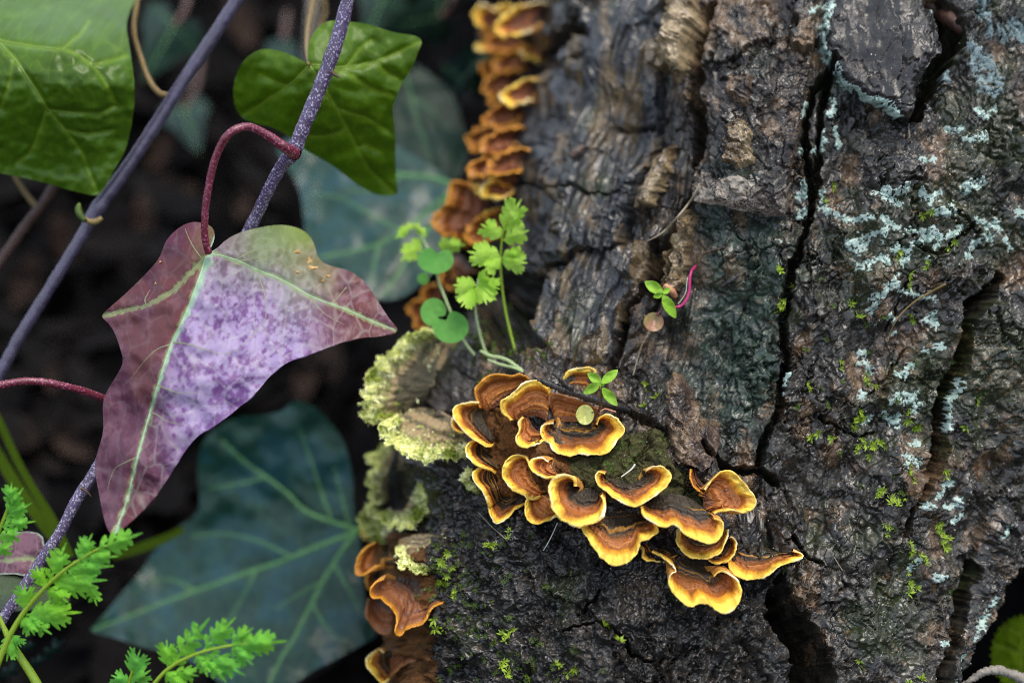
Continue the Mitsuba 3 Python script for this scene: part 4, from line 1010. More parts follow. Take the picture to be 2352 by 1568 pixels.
# ------------------------------------------------------------------ ivy: purple leaf and its vine
PO = [(472, 584), (486, 567), (494, 545), (490, 524), (475, 514), (442, 508), (410, 522), (380, 552), (370, 584), (357, 606), (300, 664), (250, 708), (230, 726), (250, 742), (265, 767), (276, 800), (284, 829), (272, 856), (250, 889), (235, 921), (237, 959), (237, 996), (222, 1042), (216, 1074), (225, 1121), (235, 1176), (245, 1212), (260, 1233), (282, 1210), (325, 1176), (375, 1116), (405, 1066), (425, 1034), (457, 996), (500, 974), (550, 934), (588, 903), (625, 856), (663, 829), (720, 811), (788, 784), (830, 775), (863, 774), (888, 769), (914, 759), (905, 745), (888, 724), (853, 667), (833, 642), (803, 621), (768, 613), (745, 606), (728, 589), (723, 562), (708, 537), (683, 522), (646, 516), (613, 519), (588, 524), (550, 534), (520, 549), (497, 572)]
PV = [[(474, 590), (465, 617), (445, 675), (425, 725), (405, 767), (395, 784), (362, 884), (345, 946), (315, 1049), (290, 1156), (262, 1226)],
      [(474, 588), (455, 608), (400, 667), (338, 702), (290, 712), (238, 725)],
      [(478, 586), (497, 584), (550, 600), (588, 620), (648, 642), (713, 682), (795, 710), (863, 742), (905, 757)]]
PV2 = [[(593, 632), (610, 682), (612, 715), (608, 737), (585, 765), (548, 800)], [(540, 598), (580, 575), (640, 567), (690, 590)], [(345, 946), (362, 952), (385, 970), (430, 975)], [(315, 1049), (285, 1063), (260, 1075), (245, 1130)], [(795, 660), (770, 690), (752, 700)], [(395, 790), (360, 800), (330, 830), (300, 870)],
       [(462, 592), (445, 570), (430, 540), (425, 525)], [(398, 786), (440, 790), (500, 815), (545, 806)], [(362, 884), (410, 905), (460, 900)], [(713, 682), (740, 720), (790, 745)], [(550, 600), (600, 590), (650, 610)], [(338, 702), (330, 690), (345, 665)]]
PC = [(472, 584, 290), (420, 720, 286), (365, 884, 282), (315, 1049, 279), (260, 1231, 276), (230, 726, 297), (270, 784, 294), (240, 940, 291), (218, 1060, 288), (440, 508, 297), (340, 640, 295), (300, 960, 288), (265, 1100, 283),
      (650, 516, 304), (728, 580, 302), (913, 759, 295), (720, 811, 288), (588, 904, 284), (480, 990, 281), (375, 1116, 279), (600, 680, 294), (490, 530, 296)]
vine = thing('ivy_vine', 'speckled violet ivy stem carrying the large purple leaf', 'ivy')
S2 = [(812, -50), (798, 0), (780, 75), (750, 162), (720, 237), (688, 312), (674, 352), (645, 380), (613, 442), (585, 505), (510, 640), (400, 800), (290, 960), (210, 1096), (175, 1146), (140, 1220), (110, 1262), (60, 1340), (20, 1400), (-30, 1470)]
v, f = qtube(S2, np.interp(range(20), [0, 6, 9, 11, 13, 19], [.286, .291, .302, .306, .297, .292]), np.interp(range(20), [0, 5, 6, 7, 20], [16, 17, 19, 14, 12]), 14, 4, .00006, 1)
put('stem', v, f, 'stem_purple', vine)
for pts, dd, rr_ in ((Z('10', [(690, 660), (720, 690), (765, 715)]), .287, (5, 4, 1.5)), ([(606, 470), (588, 478), (580, 480)], .3, (4, 3, 1)), ([(186, 1120), (200, 1128), (210, 1140)], .291, (4, 3, 1))):
    v, f = qtube(pts, dd, rr_, 8, 2, .00004, 5)
    put('rootlet', v, f, 'stem_brown', vine)
sh = sheet(PO, PC, 5, 2, .9, 60, 2, PV, .55)
_mid = resample(chaikin(PV[0], 2), step=6)
_k = cKDTree(_mid).query(sh['q'])[1]
_t = np.gradient(_mid, axis=0)[_k]
_o = sh['q'] - _mid[_k]
sh['uv'][:, 1] = (_o[:, 0] * -_t[:, 1] + _o[:, 1] * _t[:, 0]) / np.linalg.norm(_t, axis=1) * -.1
v, f, n, uv = solid(sh, .00035)
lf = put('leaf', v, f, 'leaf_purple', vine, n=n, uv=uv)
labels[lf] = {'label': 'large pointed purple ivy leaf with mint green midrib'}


def vein(par, sh, line, r0, r1, mt, lift=.4):
    q = resample(chaikin(line, 2), step=5)
    d = sh['depth'](q)
    rad = np.linspace(r0, r1, len(q)) * d / FP
    v, f = tube(P(q, d - rad * lift), rad, 6)
    return put('vein', v, f, mt, par)


for i, l in enumerate(PV): vein(lf, sh, l, (2.8, 1.8, 2.0)[i], 1.2, ('vein_mint', 'vein_purple', 'vein_mint')[i], .1)
for l in PV2: vein(lf, sh, l, 1.7, .5, 'vein_purple', -.35)
pe = [(676, 352), (662, 345), (625, 318), (588, 296), (562, 289), (525, 305), (505, 337), (490, 375), (481, 417), (472, 467), (469, 517), (471, 554), (479, 582)]
v, f = qtube(pe, np.interp(range(13), [0, 1, 5, 12], [.2905, .287, .281, .2885]), np.interp(range(13), [0, 1, 3, 12], [17, 13, 9.5, 8]), 12, 4, .00003, 2)
put('petiole', v, f, 'stem_red', vine)
v, f = qtube([(-60, 900), (0, 884), (50, 874), (100, 876), (162, 889), (212, 904), (260, 925), (300, 955)], [.285, .286, .287, .288, .291, .295, .300, .305], [8, 8.5, 9, 8.5, 8.5, 9, 9, 10], 12, 4, .00006, 3)
labels[put('petiole', v, f, 'stem_red', vine)] = {'label': 'red arched petiole running off the left edge'}

mat('scab', lambda p, n, uv: mix((.30, .15, .05), (.62, .42, .17), noise(p.x * 2500, p.z * 2500, p.y * 2500)), .7)
for i, (x, y, a, b) in enumerate([(683, 578, 9, 5), (711, 598, 6, 8), (717, 615, 12, 6), (684, 625, 6, 3), (754, 634, 7, 4), (742, 646, 4, 5), (357, 651, 3, 3), (368, 602, 3, 3)]):
    dd = float(sh['depth'](np.array([[x, y]]))[0])
    th = np.linspace(0, 2 * np.pi, 15)[:-1]
    rr_ = 1 + .35 * np.sin(3 * th + i) + .2 * np.sin(7 * th + 2 * i)
    ring = np.stack([x + a * rr_ * np.cos(th), y + b * rr_ * np.sin(th)], -1)
    rin = (ring - (x, y)) * .55 + (x, y)
    vv = np.vstack([P(ring, sh['depth'](ring) + .0001), P(rin, sh['depth'](rin) - .00032), P([(x, y)], dd - .00025)])
    k_ = np.arange(14); k2 = (k_ + 1) % 14
    ff = np.vstack([np.stack([k_, k_ + 14, k2], -1), np.stack([k2, k_ + 14, k2 + 14], -1), np.stack([k_ + 14, np.full(14, 28), k2 + 14], -1)])
    put('scab', vv, ff, 'scab', lf)

# ivy vine 2: grey violet stem with the glossy green leaf
vine2 = thing('ivy_vine', 'smooth grey violet ivy stem rising past the glossy green leaf at left', 'ivy')
S1 = [(575, -50), (545, 0), (475, 107), (412, 200), (350, 300), (288, 392), (245, 450), (217, 490), (200, 522), (150, 604), (88, 704), (38, 784), (10, 840), (-40, 930)]
v, f = qtube(S1, .316, np.interp(range(14), [0, 5, 6, 7, 8, 14], [15, 15, 16, 19, 13.5, 14]), 14, 6, .00003, 4)
put('stem', v, f, 'stem_grey', vine2)
v, f = qtube([(234, 500), (220, 511), (203, 509), (192, 500)], .309, [5, 8, 7, 4], 10, 3)
labels[put('node', v, f, 'stem_tan', vine2)] = {'label': 'brown ring shaped leaf scar'}
v, f = qtube([(196, 508), (186, 498), (180, 486), (180, 474), (183, 466)], .308, [5, 8, 9, 7, 2], 10, 3)
labels[put('bud', v, f, 'moss_dark', vine2)] = {'label': 'yellow green bud'}
G1 = [(-12, 90), (-60, 40), (-60, -60), (40, -140), (170, -150), (280, -80), (322, -10), (302, 15), (291, 50), (290, 66), (297, 105), (304, 150), (310, 200), (308, 250), (300, 300), (287, 350), (262, 390), (245, 425), (226, 450), (200, 447), (150, 434), (110, 422), (60, 410), (0, 398), (-100, 380), (-190, 300), (-180, 180), (-100, 110)]
GV1 = [[(-10, 92), (25, 100), (88, 110), (145, 114), (175, 125), (212, 150), (240, 185), (262, 230)], [(-10, 92), (32, 132), (62, 175), (88, 215), (108, 250), (150, 300), (188, 350), (222, 440)], [(145, 114), (165, 95), (185, 80), (205, 50)], [(108, 252), (130, 256), (175, 260), (230, 263), (262, 245)], [(106, 255), (95, 290), (82, 325), (70, 350), (40, 372)],
       [(32, 132), (20, 200), (0, 250)], [(212, 150), (250, 141), (290, 130)], [(150, 300), (200, 310), (260, 300)]]
sh = sheet(G1, [(-12, 90, 306), (100, -60, 338), (280, -40, 340), (100, 20, 321), (280, 30, 324), (300, 150, 307), (220, 445, 313), (100, 250, 303), (-150, 260, 310), (150, 88, 305), (300, 300, 311), (0, 390, 313)], 5, 1, .55, 44, 5, GV1, .6)
lf = put('leaf', sh['v'], sh['f'], 'leaf_green', vine2, n=sh['n'], uv=sh['uv'])
labels[lf] = {'label': 'glossy green ivy leaf cut off by the top left corner'}
for i, l in enumerate(GV1): vein(lf, sh, l, 3.0 if i < 2 else 1.6, .8, 'vein_green', -.1)
v, f = qtube([(330, -60), (312, 22), (305, 75), (320, 125), (338, 180), (362, 215), (384, 222), (402, 215)], [.322, .322, .322, .322, .321, .319, .317, .316], [6, 6, 6, 6.5, 7, 7, 8, 10], 10, 5, .00005, 6)
labels[put('petiole', v, f, 'stem_tan', vine2)] = {'label': 'tan withered petiole'}

# green leaf behind the violet stem
Z1 = lambda *p: Z('10', p)
G2 = Z1((485, 592), (470, 500), (480, 400), (540, 280), (620, 210), (720, 186), (880, 205), (1000, 215), (1150, 265), (1300, 310), (1450, 325), (1535, 372), (1480, 500), (1440, 620), (1350, 750), (1285, 900), (1252, 1000), (1265, 1100), (1280, 1250), (1278, 1400), (1285, 1568)) + Z('11', [(1285, 60), (1302, 200), (1285, 225), (1200, 237), (1100, 222), (1000, 172), (900, 110), (800, 30)]) + Z1((700, 1520), (560, 1440), (440, 1370), (340, 1290), (250, 1220), (120, 1160), (0, 1140)) + [(560, 275), (540, 252), (534, 212), (540, 175), (560, 137), (588, 117)] + Z1((60, 452), (150, 454), (250, 480), (370, 530))
GV2 = [Z1((488, 600), (570, 602), (720, 622), (830, 618), (1000, 590), (1100, 570), (1250, 510), (1400, 430), (1510, 385)), Z1((485, 610), (400, 700), (280, 810), (150, 890), (0, 990)) + [(560, 262)], Z1((490, 602), (600, 760), (660, 870), (740, 1000), (830, 1180), (930, 1370), (1020, 1550)) + Z('11', [(1150, 100), (1280, 210)]),
       Z1((720, 625), (900, 710), (1070, 830), (1250, 880)), Z1((740, 1000), (850, 1040), (1000, 1080), (1200, 1200)), Z1((1100, 570), (1200, 680), (1330, 740)), Z1((830, 1180), (760, 1230), (600, 1260), (500, 1250)), Z1((830, 618), (960, 440), (1060, 370)), Z1((300, 800), (180, 760), (30, 680)), Z1((930, 1370), (1000, 1330), (1150, 1400)), Z1((660, 870), (520, 900), (440, 1050))]
lone = thing('ivy_leaf', 'green heart based ivy leaf behind the violet stem, top centre', 'ivy leaf')
sh = sheet(G2, [(709, 148, 304), (970, 95, 310), (913, 442, 326), (560, 270, 317), (600, 120, 308), (735, 55, 308), (800, 250, 309), (870, 300, 315), (680, 300, 313)], 6, 1, .8, 55, 7, GV2, .5)
lf = put('blade', sh['v'], sh['f'], 'leaf_green_dull', lone, n=sh['n'], uv=sh['uv'])
for i, l in enumerate(GV2): vein(lf, sh, l, 2.6 if i < 3 else 1.3, .7, 'vein_green', -.1)
v, f = qtube([(709, 149), (703, 120), (706, 60), (720, 0), (726, -60)], [.304, .312, .326, .336, .34], [4, 5, 6, 6, 6], 8, 6)
put('petiole', v, f, 'stem_tan', lone)


# blue-green leaves behind
def big_leaf(label, outline, veins, ctrl, m='leaf_blue', vm='vein_blue', r=6, step=9, seed=0, sec=(), petiole=None, name='ivy_leaf', cat='ivy leaf', group=None, ripple=1.0):
    k = thing(name, label, cat, group)
    sh = sheet(outline, ctrl, step, 1, ripple, 80, seed, veins, .5)
    lf = put('blade', sh['v'], sh['f'], m, k, n=sh['n'], uv=sh['uv'])
    for l in veins: vein(lf, sh, l, r, r * .35, vm, .1)
    for l in sec: vein(lf, sh, l, r * .5, r * .2, vm, .0)
    if petiole:
        v, f = qtube(petiole[0], petiole[1], 7, 8, 6)
        put('petiole', v, f, petiole[2], k)
    return sh


BO = [(825, 1218), (810, 1159), (812, 1109), (805, 1064), (788, 1009), (763, 974), (728, 936), (695, 919), (675, 918), (660, 931), (648, 944), (613, 951), (588, 954), (550, 954), (500, 979), (467, 1009), (455, 1046), (452, 1084), (460, 1146), (455, 1180), (400, 1216), (350, 1268), (322, 1316), (300, 1338), (275, 1366), (237, 1413), (200, 1448), (225, 1455), (262, 1463), (300, 1476), (338, 1488), (400, 1500), (460, 1530), (520, 1580), (580, 1640), (640, 1610), (688, 1561), (728, 1533), (763, 1518), (800, 1496), (838, 1476), (868, 1458), (853, 1436), (840, 1401), (835, 1351), (833, 1301), (828, 1251)]
BV = [[(825, 1218), (788, 1233), (713, 1261), (638, 1293), (588, 1307), (525, 1331), (450, 1356), (375, 1383), (300, 1413), (215, 1445)], [(822, 1217), (763, 1198), (700, 1176), (663, 1134), (613, 1096), (560, 1060), (510, 1010)], [(822, 1222), (805, 1238), (778, 1276), (743, 1331), (718, 1381), (695, 1426), (670, 1476), (645, 1508), (600, 1610)]]
BS = [[(763, 1198), (738, 1130), (715, 1060), (688, 985)], [(805, 1212), (786, 1150), (766, 1070)], [(672, 1280), (600, 1242), (520, 1222), (440, 1232)], [(588, 1307), (560, 1370), (520, 1430)], [(450, 1356), (400, 1330), (350, 1330)], [(740, 1335), (690, 1360), (630, 1400)], [(718, 1385), (740, 1430), (780, 1470)], [(763, 1290), (800, 1350), (830, 1410)], [(613, 1096), (560, 1110), (480, 1120)]]
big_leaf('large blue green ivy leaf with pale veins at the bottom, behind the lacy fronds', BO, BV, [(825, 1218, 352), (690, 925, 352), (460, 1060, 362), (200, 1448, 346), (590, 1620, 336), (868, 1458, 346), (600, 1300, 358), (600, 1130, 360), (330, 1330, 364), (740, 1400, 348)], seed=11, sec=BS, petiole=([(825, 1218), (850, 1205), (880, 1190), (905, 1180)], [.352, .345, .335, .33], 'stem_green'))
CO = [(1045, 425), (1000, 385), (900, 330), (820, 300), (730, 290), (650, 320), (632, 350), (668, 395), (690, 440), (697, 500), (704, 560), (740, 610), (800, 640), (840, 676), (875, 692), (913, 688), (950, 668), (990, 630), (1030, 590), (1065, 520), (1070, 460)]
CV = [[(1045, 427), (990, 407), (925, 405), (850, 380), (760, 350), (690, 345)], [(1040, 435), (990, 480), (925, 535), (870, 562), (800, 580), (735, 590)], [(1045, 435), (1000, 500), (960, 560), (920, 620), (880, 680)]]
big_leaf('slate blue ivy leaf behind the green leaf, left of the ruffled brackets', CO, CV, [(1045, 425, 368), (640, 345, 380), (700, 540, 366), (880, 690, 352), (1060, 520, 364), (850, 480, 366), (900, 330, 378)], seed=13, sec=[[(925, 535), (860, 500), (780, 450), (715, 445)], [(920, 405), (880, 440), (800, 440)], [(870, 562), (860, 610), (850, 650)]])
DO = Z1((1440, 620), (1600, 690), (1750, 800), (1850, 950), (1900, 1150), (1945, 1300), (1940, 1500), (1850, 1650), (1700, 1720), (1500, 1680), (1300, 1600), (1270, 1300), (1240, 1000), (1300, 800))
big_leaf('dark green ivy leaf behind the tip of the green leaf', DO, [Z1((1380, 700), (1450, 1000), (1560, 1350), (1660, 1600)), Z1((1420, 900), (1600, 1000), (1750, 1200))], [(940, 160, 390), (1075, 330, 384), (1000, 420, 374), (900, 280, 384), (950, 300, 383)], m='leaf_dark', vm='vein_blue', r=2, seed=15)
# darker leaves further back
rb = np.random.default_rng(77)
SHP = np.array([(0, 0), (-.25, -.28), (-.5, -.1), (-.48, .2), (-.30, .35), (-.2, .7), (0, 1.0), (.2, .7), (.32, .36), (.55, .18), (.45, -.12), (.22, -.28)])
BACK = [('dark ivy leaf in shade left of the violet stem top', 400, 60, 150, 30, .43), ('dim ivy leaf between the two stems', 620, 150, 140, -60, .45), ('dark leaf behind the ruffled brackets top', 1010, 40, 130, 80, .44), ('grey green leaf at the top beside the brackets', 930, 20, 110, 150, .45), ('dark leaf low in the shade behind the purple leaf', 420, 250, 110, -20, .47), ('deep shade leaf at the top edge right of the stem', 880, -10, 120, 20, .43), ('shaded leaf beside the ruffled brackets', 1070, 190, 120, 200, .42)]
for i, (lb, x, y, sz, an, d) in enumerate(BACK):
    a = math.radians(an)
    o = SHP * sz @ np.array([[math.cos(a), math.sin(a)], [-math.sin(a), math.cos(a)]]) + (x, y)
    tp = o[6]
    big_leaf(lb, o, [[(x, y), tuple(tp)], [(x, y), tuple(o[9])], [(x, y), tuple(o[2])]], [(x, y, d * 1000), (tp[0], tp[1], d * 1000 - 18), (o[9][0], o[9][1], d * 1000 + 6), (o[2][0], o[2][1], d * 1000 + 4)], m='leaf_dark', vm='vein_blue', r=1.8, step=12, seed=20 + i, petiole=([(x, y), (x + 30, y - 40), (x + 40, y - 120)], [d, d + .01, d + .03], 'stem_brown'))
# purple leaf corner and olive leaf at the lower left
Z3 = lambda *p: Z('03', p)
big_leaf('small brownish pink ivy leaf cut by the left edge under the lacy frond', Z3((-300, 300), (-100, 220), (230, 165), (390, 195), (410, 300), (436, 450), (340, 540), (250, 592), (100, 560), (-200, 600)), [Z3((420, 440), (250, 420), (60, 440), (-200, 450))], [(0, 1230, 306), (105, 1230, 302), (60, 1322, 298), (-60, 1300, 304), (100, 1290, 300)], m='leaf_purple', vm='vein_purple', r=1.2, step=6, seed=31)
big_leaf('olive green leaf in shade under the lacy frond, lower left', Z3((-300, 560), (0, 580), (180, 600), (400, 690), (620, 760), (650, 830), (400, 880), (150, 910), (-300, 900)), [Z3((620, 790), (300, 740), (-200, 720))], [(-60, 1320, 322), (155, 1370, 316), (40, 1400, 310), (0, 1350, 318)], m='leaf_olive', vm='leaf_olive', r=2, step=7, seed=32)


# ------------------------------------------------------------------ lacy fronds
def lance(a, b, w):
    a, b = np.asarray(a, float), np.asarray(b, float)
    ax = b - a
    nr = np.array([-ax[1], ax[0]]) / (np.linalg.norm(ax) + 1e-9)
    u = np.array([0, .15, .4, .65, .85, .96, 1.0]); k = np.array([.55, .75, .95, 1, .72, .34, .05])
    return Polygon(np.vstack([a + ax * u[:, None] + nr * (w * k)[:, None], (a + ax * u[:, None] - nr * (w * k)[:, None])[::-1]])).buffer(0)


def lobed(a, b, w, n=4, seed=0, fat=1.45):
    """Outline of one deeply cut leaflet from a to b (photograph px), half width w: a midrib with narrow lobes angled forward."""
    rr = np.random.default_rng(seed)
    a, b = np.asarray(a, float), np.asarray(b, float)
    ax = b - a
    L = np.linalg.norm(ax); ax = ax / L
    nr = np.array([-ax[1], ax[0]])
    lw = max(.135 * L / n * fat, 1.7)
    ps = [lance(a, b, max(.035 * L, lw * .75))]
    for sg in (1, -1):
        for k in range(n):
            u = .06 + .70 * (k + .25 * (sg < 0)) / n
            ww = w * 1.22 * math.sin(math.pi * (.28 + .60 * k / n)) * rr.uniform(.85, 1.12)
            s0, e0 = a + ax * L * u, a + ax * (L * u + ww * .85) + nr * sg * ww
            ps.append(lance(s0, e0, lw))
            if ww > 3.2 * lw:
                m0 = s0 + (e0 - s0) * .45
                ps.append(lance(m0, m0 + ax * ww * .55 + nr * sg * ww * .12, lw * .75))
    o = shapely.union_all(ps).buffer(.25)
    o = max(o.geoms, key=lambda g: g.area) if hasattr(o, 'geoms') else o
    return np.array(o.exterior.coords)[:-1]


def leaflet(par, name, a, b, w, da, db, m, n=4, seed=0, step=5, curl=1.5):
    o = lobed(a, b, w, n, seed, 2.1 if m == 'leaf_seedling' else 1.45)
    mid = (np.asarray(a) + np.asarray(b)) / 2
    ax = np.asarray(b, float) - np.asarray(a, float); nr = np.array([-ax[1], ax[0]]) / (np.linalg.norm(ax) + 1e-9)
    sh = sheet(o, [(*a, da), (*b, db), (*mid, (da + db) / 2 - curl * .6), (*(mid + nr * w), (da + db) / 2 + curl), (*(mid - nr * w), (da + db) / 2 + curl * .6)], min(step, 3.0), 0, .25, 15, seed)
    lf = put(name, sh['v'], sh['f'], m, par, n=sh['n'], uv=sh['uv'])
    return lf


def frond(label, rachis, d, rq, leaflets, m='leaf_fern', sm='stem_green', group=None, name='lacy_frond', cat='fern like plant', step=5):
    k = thing(name, label, cat, group)
    v, f = qtube(rachis, d, rq, 8, 5)
    put('stem', v, f, sm, k)
    for i, (a, b, w, da, db, n) in enumerate(leaflets):
        leaflet(k, 'leaflet', a, b, w, da, db, m, n, seed=i * 7 + len(label), step=step)
    return k


def zl(t, a, b, w, da, db, n): return (*Z(t, [a, b]), w / 4, da, db, n)


frond('lacy green frond reaching up to the tip of the purple leaf', Z3((-60, 1500), (60, 1180), (210, 920), (400, 700), (600, 520), (740, 430), (900, 330), (1100, 270)), [.283, .282, .281, .279, .277, .276, .275, .274], [7, 7, 6, 5, 4, 3.5, 3, 2],
      [zl('03', (880, 340), (1315, 185), 95, 275, 273, 4), zl('03', (730, 430), (1100, 400), 75, 276, 274, 4), zl('03', (720, 450), (850, 190), 80, 276, 275, 4), zl('03', (600, 520), (1050, 490), 85, 277, 275, 4), zl('03', (450, 640), (610, 270), 90, 279, 277, 4), zl('03', (470, 640), (990, 620), 140, 279, 276, 5), zl('03', (440, 680), (630, 830), 80, 279, 277, 3), zl('03', (220, 900), (230, 640), 95, 281, 279, 3), zl('03', (400, 690), (330, 480), 70, 279, 278, 3),
       zl('03', (240, 940), (755, 915), 120, 281, 277, 5), zl('03', (210, 960), (320, 1130), 75, 281, 279, 3), zl('03', (230, 960), (480, 1120), 70, 281, 279, 3), zl('03', (820, 640), (890, 860), 60, 279, 279, 3)])
frond('lacy yellow green frond at the bottom edge in front of the blue green leaf', Z3((1380, 1620), (1530, 1430), (1800, 1290), (2100, 1220), (2400, 1180)), [.279, .278, .276, .274, .273], [5, 4.5, 4, 3.5, 2.5],
      [zl('03', (2110, 1220), (2640, 1180), 100, 274, 271, 5), zl('03', (2120, 1215), (2330, 1055), 75, 274, 273, 3), zl('03', (1870, 1260), (2170, 955), 95, 276, 274, 4), zl('03', (1570, 1400), (1930, 960), 100, 278, 275, 4), zl('03', (1540, 1420), (1530, 1160), 85, 278, 277, 4), zl('03', (2130, 1225), (2330, 1405), 80, 274, 273, 3), zl('03', (1880, 1290), (2260, 1500), 90, 276, 273, 4), zl('03', (1810, 1300), (1910, 1510), 60, 276, 274, 3), zl('03', (1840, 1300), (2080, 1560), 70, 276, 274, 3), zl('03', (1590, 1460), (1830, 1500), 75, 278, 275, 3), zl('03', (1530, 1450), (1700, 1640), 80, 278, 276, 3)], group=None)
frond('short lacy frond poking up from the bottom edge', Z3((1150, 1750), (1180, 1560), (1230, 1420)), [.286, .285, .284], [4, 4, 3],
      [zl('03', (1210, 1500), (1290, 1250), 105, 285, 282, 4), zl('03', (1190, 1560), (1015, 1490), 75, 285, 283, 3), zl('03', (1190, 1580), (1390, 1440), 80, 285, 283, 3)])
frond('lacy frond tip at the left edge above the pink leaf', Z3((-120, 500), (-40, 250), (20, 100), (80, -60), (110, -220)), [.286, .284, .283, .282, .281], [5, 4.5, 4, 3, 2],
      [zl('03', (80, -60), (110, -285), 70, 282, 280, 3), zl('03', (60, 0), (215, -230), 60, 282, 280, 3), zl('03', (40, 60), (295, -90), 65, 283, 281, 4), zl('03', (10, 130), (330, 80), 65, 283, 281, 4), zl('03', (-20, 230), (210, 190), 70, 284, 281, 3), zl('03', (-60, 340), (130, 330), 70, 285, 282, 3)])
k = thing('lacy_stalk', 'thick yellow green stalk with crumpled young leaf at lower left corner', 'fern like plant')
v, f = qtube(Z3((-30, 900), (20, 1020), (80, 1160), (180, 1320), (290, 1480), (400, 1680)), .287, [4, 5, 8, 9, 10, 11], 10, 5)
put('stem', v, f, 'stem_green', k)
leaflet(k, 'leaflet', *Z3((100, 1120), (60, 1370)), 24, 286, 283, 'leaf_fern', 4, 3)
leaflet(k, 'leaflet', *Z3((110, 1120), (200, 1240)), 16, 286, 284, 'leaf_fern', 3, 4)
for i, (a, b, w, lb) in enumerate([((400, 1330), (600, 1160), 60, 'oval'), ((270, 1400), (420, 1330), 50, 'x'), ((200, 1250), (330, 1200), 40, 'y'), ((10, 1500), (190, 1400), 60, 'z')]):
    leaflet(k, 'leaflet', *Z3(a, b), w / 4, 330, 326, 'leaf_dark', 2, 50 + i)

# grass blades
def blade(label, q, d, w):
    q = resample(chaikin(q, 3), step=8)
    d = np.interp(np.linspace(0, 1, len(q)), [0, 1], d)
    t = np.gradient(q, axis=0); t /= np.linalg.norm(t, axis=1, keepdims=True)
    nr = np.stack([-t[:, 1], t[:, 0]], -1)
    wd = np.interp(np.linspace(0, 1, len(q)), [0, .5, 1], w)[:, None]
    a, b, c = P(q + nr * wd, d + .0006), P(q, d), P(q - nr * wd, d - .0006)
    v = np.stack([a, b, c], 1).reshape(-1, 3)
    qf = grid_faces(len(q), 3)
    tag(put('grass_blade', v, np.vstack([qf[:, [0, 1, 2]], qf[:, [0, 2, 3]]]), 'leaf_serrated'), label, 'grass')


blade('blurred green grass blade crossing the lower left, upper one', [(-40, 900), (0, 968), (35, 1050), (80, 1130), (120, 1190), (160, 1280)], (.335, .325), (9, 9, 12))
blade('broader green grass blade beneath the other at lower left', [(-40, 990), (0, 1050), (40, 1120), (90, 1190), (130, 1240)], (.345, .330), (12, 14, 13))
blade('green grass blade lying level behind the purple leaf tip', [(260, 1275), (310, 1262), (370, 1240), (420, 1215)], (.345, .350), (10, 12, 8))

# ------------------------------------------------------------------ seedlings beside and on the stump
def disc(par, name, c, rx, ry, d, m, notch=None, tilt=0, seed=0, th=0.0):
    a = np.linspace(0, 2 * np.pi, 28, endpoint=False)
    r = np.ones(28)
    if notch is not None: r = 1 - .55 * np.exp(-((np.angle(np.exp(1j * (a - math.radians(notch))))) / .32) ** 2)
    o = np.stack([c[0] + rx * r * np.cos(a), c[1] + ry * r * np.sin(a)], -1)
    sh = sheet(o, [(*c, d + .5), (c[0] + rx, c[1], d - .4 + tilt), (c[0] - rx, c[1], d - .4 - tilt), (c[0], c[1] + ry, d - .8), (c[0], c[1] - ry, d + .6)], 4, 1, .12, 12, seed)
    if th:
        v, f, n, uv = solid(sh, th)
        return put(name, v, f, m, par, n=n, uv=uv)
    return put(name, sh['v'], sh['f'], m, par, n=sh['n'], uv=sh['uv'])


def oval(par, name, a, b, w, da, db, m, th=.00015):
    a, b = np.asarray(a, float), np.asarray(b, float)
    ax = b - a; nr = np.array([-ax[1], ax[0]]) / np.linalg.norm(ax)
    u = np.array([0, .1, .28, .5, .72, .9, 1.0]); s = np.array([.12, .5, .9, 1, .82, .42, .05])
    o = np.vstack([a + ax * u[:, None] + nr * (w * s)[:, None], (a + ax * u[:, None] - nr * (w * s)[:, None])[::-1]])
    m_ = (a + b) / 2
    sh = sheet(o, [(*a, da), (*b, db), (*m_, (da + db) / 2 + .3), (*(m_ + nr * w), (da + db) / 2 - .5), (*(m_ - nr * w), (da + db) / 2 - .3)], 3, 1, .08, 8, 3)
    v, f, n, uv = solid(sh, th)
    return put(name, v, f, m, par, n=n, uv=uv)


g1 = thing('lacy_seedling', 'bright green lacy seedling standing tallest beside the ruffled brackets', 'seedling')
v, f = qtube([(1188, 826), (1176, 780), (1160, 717), (1150, 642), (1149, 579), (1155, 529), (1168, 500)], [.312, .313, .313, .312, .311, .309, .308], [3.6, 3.4, 3.2, 3, 2.6, 2.2, 1.6], 8, 5)
put('stem', v, f, 'stem_green', g1)
for i, (a, b, w, n) in enumerate([((1155, 530), (1198, 456), 25, 4), ((1153, 545), (1103, 514), 20, 3), ((1156, 552), (1216, 528), 19, 3), ((1150, 595), (1072, 577), 27, 4), ((1150, 597), (1110, 622), 17, 3), ((1152, 600), (1213, 604), 24, 4), ((1152, 592), (1204, 580), 16, 3), ((1160, 520), (1203, 492), 14, 3)]):
    leaflet(g1, 'leaflet', a, b, w, 310, 307, 'leaf_seedling', n, 60 + i, 3, .8)
g2 = thing('lacy_seedling', 'shorter lacy seedling with drooping leaflets left of the tall one', 'seedling')
v, f = qtube([(1118, 816), (1108, 790), (1096, 745), (1090, 700), (1094, 662), (1098, 640)], [.313, .313, .312, .311, .310, .310], [3.6, 3.6, 3.2, 3, 2.6, 2], 8, 5)
put('stem', v, f, 'stem_pale', g2)
for i, (a, b, w, n) in enumerate([((1093, 655), (1039, 655), 20, 3), ((1091, 662), (1058, 706), 20, 4), ((1096, 655), (1118, 700), 18, 3), ((1097, 645), (1150, 665), 19, 4), ((1096, 640), (1120, 628), 12, 3), ((1100, 650), (1140, 690), 14, 3)]):
    leaflet(g2, 'leaflet', a, b, w, 310, 306, 'leaf_seedling', n, 80 + i, 3, .8)
g3 = thing('round_leaf_seedling', 'seedling with three round blue green seed leaves on a pale stalk', 'seedling')
